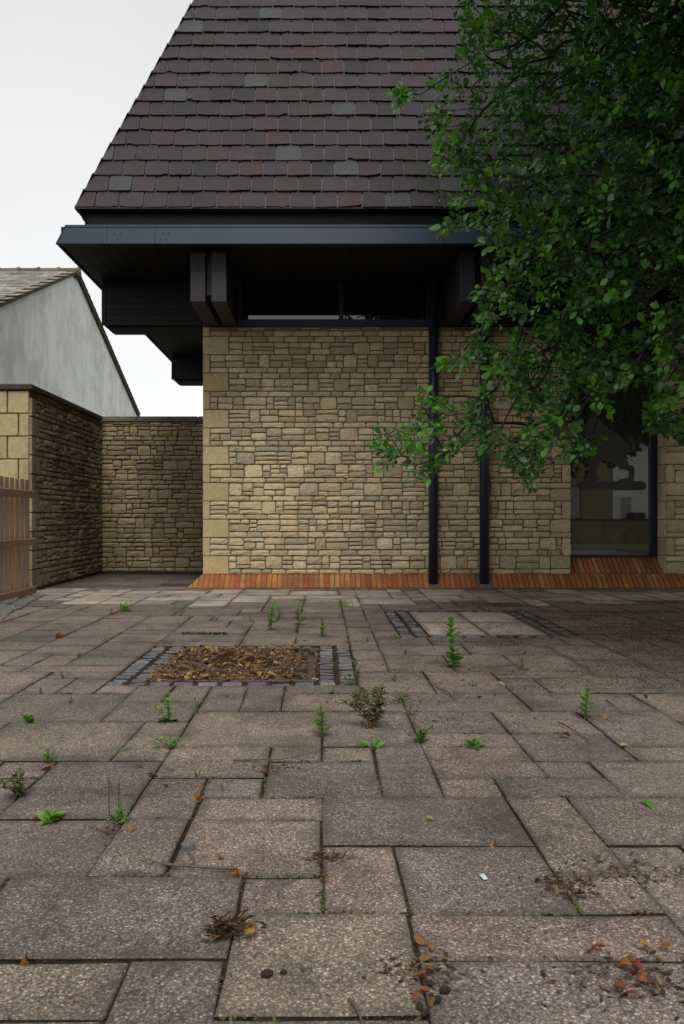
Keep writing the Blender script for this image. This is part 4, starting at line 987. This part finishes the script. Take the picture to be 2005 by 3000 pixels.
weed(1205,1643,10,'rosette','flat two-leaved seedling in the alder shade',n=3)
weed(862,1664,88,'bushy','big dull olive willowherb clump with withered brown foot',M_WEED_DULL,leaf='narrow',n=26,spread=1.1)
weed(845,1668,30,'dead','withered brown leaves at the foot of the olive willowherb',M_DRY,'withered_weed',n=9)
weed(805,1572,46,'wispy','thin pink-tipped willowherb at the right corner setts of the grate',M_WEED_DULL,n=9,spread=.7)
weed(880,1552,48,'wispy','thin pink-tipped willowherb right of the grate setts',M_WEED_DULL,n=9,spread=.6)
weed(740,1687,72,'upright','upright yellow-green weed left of the olive willowherb',n=13)
weed(852,1703,30,'rosette','four broad leaved seedling in front of the olive willowherb',n=5,spread=1.2)
weed(963,1699,44,'bushy','compact bright bushy weed right of the olive willowherb',n=14)
weed(1078,1700,32,'rosette','broad-leaved rosette right of the compact bushy weed',n=6,spread=1.2)
weed(395,1645,62,'wispy','slender airy weed in front of the grate setts left corner',n=14,spread=.6)
weed(430,1632,30,'upright','short leafy weed beside the slender airy weed',n=6)
weed(380,1662,10,'moss','small moss cushion at the foot of the slender airy weed',M_MOSS,'moss_cushion',n=8)
weed(55,1662,24,'rosette','low wide rosette left of all grate setts, on a slab joint',leaf='round',n=9,spread=1.2)
weed(112,1743,32,'bushy','bright bushy weed beside withered red leaves in the joint',n=10)
weed(285,1723,28,'rosette','two-leaved strap seedling standing in a joint crossing',leaf='narrow',n=3,spread=1.3)
weed(380,1715,34,'bushy','creeping clover-like weed along a slanting slab joint',n=10,spread=1.4)
weed(460,1767,34,'wispy','sparse small weed with withered brown stalk',M_WEED,n=5,spread=.7)
weed(455,1832,32,'dead','curled orange brown withered leaf clump in a slab joint',M_ORANGE,'withered_weed',n=8)
weed(133,1862,38,'rosette','lush round-leaved rosette weed at a slab corner',leaf='round',n=13,spread=1.0)
weed(100,1858,22,'dead','dark red leaf sprig beside the lush rosette',M_RED,'withered_weed',n=3)
weed(260,1886,50,'bushy','weed with two bare upright stalks and dry leaves at its foot',n=7,spread=.8)
p = G(255,1880)
stk = thing('bare_stalks', 'two thin bare dead stalks rising from a weed', 'stalk', (p.x,p.y,0))
for dx, hh in ((-.006,.165),(.022,.16)): MB().tube([(p.x+dx,p.y,-.005),(p.x+dx*1.1,p.y,hh*.8)], [.002,.0012], 5).build('stalk', M_DEADSTEM, stk)
weed(14,1822,62,'bushy','ragged weed with red and green leaves beside the withered red sprig',M_WEED_DULL,n=12)
weed(60,1762,28,'dead','withered dark red leaf sprig beside the bright bushy weed',M_RED,'withered_weed',n=5)
weed(545,1990,34,'dead','upright yellow orange leaf sprig standing behind the long bare twig',M_ORANGE,'withered_weed',n=3)
weed(735,2016,24,'dead','pale orange withered sprig in a straight slab joint',M_ORANGE,'withered_weed',n=4)
weed(65,2188,38,'dead','yellow brown withered tuft in a joint left of the dry grass nest',M_ORANGE,'withered_weed',n=5)
weed(1122,1918,30,'dead','orange withered seedling on a slab joint beyond the paper scrap',M_ORANGE,'withered_weed',n=4)
weed(472,1450,14,'moss','yellow-green mossy strip with dry leaves behind the tree grate',M_MOSS,'moss_strip',n=26,spread=2.0)
for (x, y, h, k) in ((700,1448,22,'wispy'),(840,1470,18,'wispy'),(930,1500,20,'wispy'),(760,1590,24,'wispy'),(820,1605,34,'bushy'),(925,1640,30,'wispy'),(905,1560,26,'wispy'),(640,1470,14,'wispy'),(350,1440,16,'wispy'),(245,1470,16,'wispy'),(90,1590,20,'wispy'),(160,1610,22,'wispy'),(490,1425,22,'wispy'),(700,1505,14,'bushy'),(955,1605,22,'bushy'),(545,1455,18,'wispy')):
    weed(x, y, h, k, 'small wispy green weed sprouting among the larger weeds of the paving', R.choice((M_WEED, M_WEED_DULL, M_WEED)), n=9)
# ------------------------------------------------------------------ dry grass nest
p = G(522,2145); nest = thing('dry_grass_nest', 'flattened nest of dead brown grass on a slab joint', 'dead grass', (p.x,p.y,0)); b = MB()
for q in range(120):
    a = R.uniform(0,6.28); r = abs(R.gauss(0,.026)); c0 = Vector((p.x+math.cos(a)*r, p.y+math.sin(a)*r*.9, R.uniform(.002,.03))); d = rdir(-.15,.45); l = R.uniform(.02,.06); s = Vector((0,0,1)).cross(d).normalized()*.0011
    b.add([c0-s, c0+s, c0+d*l*.6+s+Vector((0,0,.006)), c0+d*l], [(0,1,2),(0,2,3)])
b.build('blades', M_CRUMB, nest, kind='stuff')
for q in range(7): inst('leaf', R.choice(DRYM[M_DRY.name]), Matrix.Translation((p.x+R.uniform(-.05,.06), p.y+R.uniform(-.04,.03), .016)) @ Matrix.Rotation(R.uniform(0,6.3),4,'Z') @ Matrix.Rotation(R.uniform(-.6,.6),4,'X') @ Matrix.Scale(R.uniform(.02,.035),4), nest)

# ------------------------------------------------------------------ fallen leaves
def fallen(p, L_, label, group, mat=M_DRY, z=.008, name='fallen_leaf'):
    o = inst(name, R.choice(DRYM[mat.name]), Matrix.Translation((p[0], p[1], z)) @ Matrix.Rotation(R.uniform(0,6.3),4,'Z') @ Matrix.Rotation(R.uniform(-.5,.5),4,'X') @ Matrix.Rotation(R.uniform(-.5,.5),4,'Y') @ Matrix.Scale(L_,4))
    return tag(o, label, 'leaf', group)
k_ = 0
while k_ < 250:
    x, y = R.uniform(gx0-.03, gx1+.01), R.uniform(gy0-.02, gy1+.03); r = math.hypot(x-gc[0], y-gc[1])
    den = .95 if r < .25 else .75
    if x > gx1 - .12: den *= .4
    if abs(r-.28) < .04 and y < gc[1]: den *= .35
    if R.random() > den: continue
    fallen((x, y), R.uniform(.024,.046), 'dry brown leaf lying in the drift that fills the tree grate', 'dry leaves drifted in the tree grate', z=R.uniform(.004,.022)); k_ += 1
fallen(G(515,1517), .12, 'large pale tan leaf lying on top of the leaf drift', None, M_DRY, .035)
fallen(G(1485,1847), .055, 'single fresh green fallen leaf lying flat on a slab', None, M_WEED, .008, 'green_leaf')
scat = [(735,1983),(742,1960),(1295,1690),(1150,1570),(1060,1560),(930,1595),(1355,1560),(610,1775),(380,1800),(300,1905),(240,1908),(320,1760),(640,1520),(540,1490),(700,1470),(250,1440),(640,1400),(460,1395),(1390,1650),(1100,1600),(820,1430),(1200,1500),(1000,1515),(870,1580),(1480,1600),(1240,1620),(350,1780),(505,1968),(985,1880),(1430,1710),(140,1690),(300,1380),(920,1480),(760,1600),(520,1600),(220,1530),(40,1480),(420,1530)]
for a, b in scat:
    fallen(G(a, b), R.uniform(.02,.042), 'small dry brown leaf scattered alone on the open paving', 'scattered dry leaves', R.choice((M_DRY, M_DRY, M_ORANGE)))
for a, b in ((965,2165),(975,2205),(985,2235),(968,2255),(972,2285),(955,2300),(990,2180),(985,2310)):
    fallen(G(a, b), R.uniform(.018,.034), 'dark red or brown leaf along the joint beside the alder cones', 'red leaves in the cone-strewn joint', R.choice((M_RED, M_DRY, M_RED)), .012, 'red_leaf')
for a, b in ((1360,2188),(1375,2180),(1480,2180),(1525,2178),(1450,2245),(1470,2250),(1435,2225),(1420,2275),(1490,2265),(1460,2230),(1500,2290),(1440,2290)):
    fallen(G(a, b), R.uniform(.016,.032), 'rust red leaf in the drift where two slab joints cross', 'rust red leaves at the joint crossing', R.choice((M_RED, M_ORANGE, M_RED)), .012, 'red_leaf')

# ------------------------------------------------------------------ litter in joints and drifts
b = MB()
def crumb(x, y, z, s):
    a = R.uniform(0,6.28); d = Vector((math.cos(a), math.sin(a), R.uniform(-.3,.5)))*s; e = Vector((-math.sin(a), math.cos(a), R.uniform(-.3,.3)))*s*R.uniform(.2,.6); c0 = Vector((x,y,z))
    b.add([c0-d, c0-e*.9+d*.1, c0+d, c0+e], [(0,1,2),(0,2,3)])
for (i0,i1,k0,k1) in slabs:
    cxm, cym = U*(i0+i1)/2, Y0+U*(k0+k1)/2
    if not in_frame(Vector((cxm,cym,0)), 200): continue
    for (xa,ya_),(xb,yb_) in (((i0,k0),(i1,k0)),((i0,k0),(i0,k1))):
        amt = R.choice((1,3,5,8,14,22)); c1 = R.random(); spd = R.uniform(.05,.35)
        for q in range(amt*2):
            t = min(1,max(0,R.gauss(c1,spd))); x = U*(xa+(xb-xa)*t)+R.gauss(0,.006); y = Y0+U*(ya_+(yb_-ya_)*t)+R.gauss(0,.006); crumb(x, y, R.uniform(-.004,.004), R.uniform(.002,.008))
for (a, c, n_, r) in ((1310,2020,120,.05),(1460,2000,160,.09),(1300,2045,60,.03),(620,1760,80,.06),(745,1965,80,.03),(1470,2240,220,.09),(975,2230,130,.05),(880,1600,240,.22),(1000,1530,200,.25),(1150,1560,160,.3),(1400,1480,400,.5),(1450,1500,300,.4),(1000,1650,100,.12),(800,1475,120,.15),(520,1412,120,.25),(330,1405,80,.2),(300,1320,200,.3),(440,1320,100,.15),(960,1575,120,.3),(1290,1450,120,.2),(1350,1440,150,.3),(260,1900,40,.03),(380,1470,80,.15),(620,1410,60,.15)):
    p = G(a, c)
    for q in range(n_): crumb(p.x+R.gauss(0,r), p.y+R.gauss(0,r*.6), R.uniform(.001,.006), R.uniform(.003,.012))
for q in range(900): crumb(R.uniform(XL-.2, 5.2), YW-.2-abs(R.gauss(0,.035)), R.uniform(.002,.008), R.uniform(.003,.012))
for q in range(700): crumb(XG+.03+abs(R.gauss(0,.08)), R.uniform(10.3,13.6), .004, R.uniform(.006,.02))
for q in range(600): crumb(R.uniform(XG,XL), YB-.03-abs(R.gauss(0,.08)), .004, R.uniform(.006,.02))
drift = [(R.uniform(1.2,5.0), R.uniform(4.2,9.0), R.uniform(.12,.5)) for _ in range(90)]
for q in range(80000):                             # soil, bud scales and catkins; dense dark cover paints in the alder's shade
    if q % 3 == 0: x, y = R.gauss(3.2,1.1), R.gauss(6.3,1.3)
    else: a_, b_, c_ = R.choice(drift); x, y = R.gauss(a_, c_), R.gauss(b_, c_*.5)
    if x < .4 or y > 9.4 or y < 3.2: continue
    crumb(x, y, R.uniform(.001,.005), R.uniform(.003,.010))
lit = b.build('litter_and_shade', M_CRUMB); tag(lit, 'dark crumbs of leaf and soil along the paving joints, denser to deepen the alder shade', 'leaf litter', kind='stuff')

b = MB()
for q in range(5200):
    x, y = R.uniform(gx0-.05,gx1+.02), R.uniform(gy0-.03,gy1+.06)
    if x > gx1-.13 and R.random() < .7: continue
    if abs(math.hypot(x-gc[0], y-gc[1])-.28) < .03 and y < gc[1] and R.random() < .6: continue
    crumb(x, y, R.uniform(-.015,.012), R.uniform(.007,.017))
for q in range(500):
    x, y = R.gauss(gc[0]-.1,.75), R.gauss(gc[1],.62)
    if not (gx0 < x < gx1 and gy0 < y < gy1): crumb(x, y, .004, R.uniform(.004,.010))
tag(b.build('leaf_fragments', M_DRY), 'broken dry leaf fragments packed into and around the tree grate', 'leaf litter', kind='stuff')
b = MB()
for (i0,i1,k0,k1) in slabs:                        # moss and seedlings in the joints
    cxm, cym = U*(i0+i1)/2, Y0+U*(k0+k1)/2
    if not in_frame(Vector((cxm,cym,0)), 100) or cym > 9.2: continue
    for (xa,ya_),(xb,yb_) in (((i0,k0),(i1,k0)),((i0,k0),(i0,k1))):
        if R.random() > .55: continue
        c1 = R.random(); spd = R.uniform(.03,.18)
        for q in range(R.randrange(6, 30)):
            t = min(1,max(0,R.gauss(c1,spd))); x = U*(xa+(xb-xa)*t)+R.gauss(0,.004); y = Y0+U*(ya_+(yb_-ya_)*t)+R.gauss(0,.004)
            b.put(*W_ROUND, leaf_m(Vector((x,y,-.004)), rdir(.2,1.4), R.uniform(.004,.012)))
tag(b.build('joint_moss', M_MOSS, None, True), 'thin olive moss and seedlings lining some paving joints', 'moss', kind='stuff')

# ------------------------------------------------------------------ twigs, cones, pebble, scrap
def twig(pts, r, label, forks=()):
    P = [G(*q) + Vector((0,0,.007 + R.uniform(0,.006))) for q in pts]; root = thing('twig', label, 'twig', tuple(P[0]), 'fallen twigs on the paving')
    MB().tube(P, [r*(1-.6*i/(len(P)-1)) for i in range(len(P))], 6).build('stem', M_TWIG, root, True)
    for f in forks: Q = [G(*q) + Vector((0,0,.01)) for q in f]; MB().tube(Q, [r*.6*(1-.5*i/(len(Q)-1)) for i in range(len(Q))], 5).build('fork', M_TWIG, root, True)
twig([(545,1997),(500,1998),(440,1993),(390,1992),(355,1985),(340,1975)], .0045, 'long bare grey-brown forked twig lying on the slab joint', [[(440,1993),(445,1975),(432,1962),(428,1950)],[(400,1990),(370,1984)]])
twig([(535,1748),(580,1745),(640,1747),(690,1738)], .004, 'thin bent dark twig lying across a slab corner')
twig([(1210,1745),(1190,1738),(1160,1740)], .003, 'short thin twig on the slab beside a slanting joint')
twig([(1280,1660),(1320,1680),(1350,1700),(1352,1710)], .0035, 'thin curved twig beside the lone upright weed')
twig([(1000,1580),(1030,1590),(1042,1605)], .004, 'pale bent twig right of the pink-tipped willowherb')
twig([(1390,1610),(1430,1640),(1480,1645)], .004, 'dark twig in deep shade under the alder')
twig([(800,2300),(815,2315),(825,2340),(832,2360)], .004, 'forked pale twig lying by the nearest slab joint', [[(815,2315),(806,2292)]])
twig([(690,2232),(715,2230)], .003, 'short straight twig on the big slab with two cones')
CV = []; 
for i in range(7):
    for j in range(8):
        a = 2*math.pi*j/8; t = i/6; r = .5*math.sin(math.pi*(.08+.86*t))**.6*(1.12 if (i+j) % 2 else .86); CV.append((r*math.cos(a), r*math.sin(a), t*1.5-.75))
CF = [(i*8+j, i*8+(j+1)%8, (i+1)*8+(j+1)%8, (i+1)*8+j) for i in range(6) for j in range(8)] + [tuple(range(8))[::-1], tuple(range(48,56))]
cone_me = MB().add(CV, CF).mesh('alder_cone', M_CONE)
for (a, c, s, lb) in ((612,2240,.017,'larger of two dark alder cones lying alone on a slab'),(650,2233,.010,'smaller of two dark alder cones lying alone on a slab'),(1020,2277,.015,'dark alder cone on the slab just right of the cone-strewn joint')):
    tag(inst('alder_cone', cone_me, Matrix.Translation(G(a,c)+Vector((0,0,s*.5))) @ Matrix.Rotation(1.4,4,'Y') @ Matrix.Scale(s,4)), lb, 'cone', 'alder cones')
for (a, c) in ((985,2262),(988,2292),(962,2315),(975,2330),(1000,2300)):
    tag(inst('alder_cone', cone_me, Matrix.Translation(G(a,c)+Vector((0,0,.008))) @ Matrix.Rotation(R.uniform(0,6),4,'Z') @ Matrix.Rotation(1.4,4,'Y') @ Matrix.Scale(R.uniform(.010,.015),4)), 'dark alder cone lodged in the joint among red leaves', 'cone', 'alder cones in the joint')
V, Fc = STONES[1]; p = G(432,1944)
tag(inst('pebble', stone_mesh(4, M_PEBBLE).copy(), Matrix.Translation(p+Vector((0,0,.001))) @ Matrix.Rotation(.3,4,'Z') @ Matrix.Diagonal((.036,.026,.02,1))), 'flat blue-grey slate pebble lying above the forked twig', 'pebble')
p = G(1108,2012)
tag(MB().add([(p.x-.008,p.y+.016,.002),(p.x+.004,p.y+.017,.006),(p.x+.009,p.y-.013,.004),(p.x-.002,p.y-.016,.003),(p.x+.001,p.y,.010)], [(0,4,1),(1,4,2),(2,4,3),(3,4,0)]).build('paper_scrap', M_PAPER), 'tiny crumpled white paper scrap on a slab', 'paper')
print('objects', len(bpy.data.objects), 'twigs', len(PT), 'leaves', len(A_s), 'slabs', nsl)
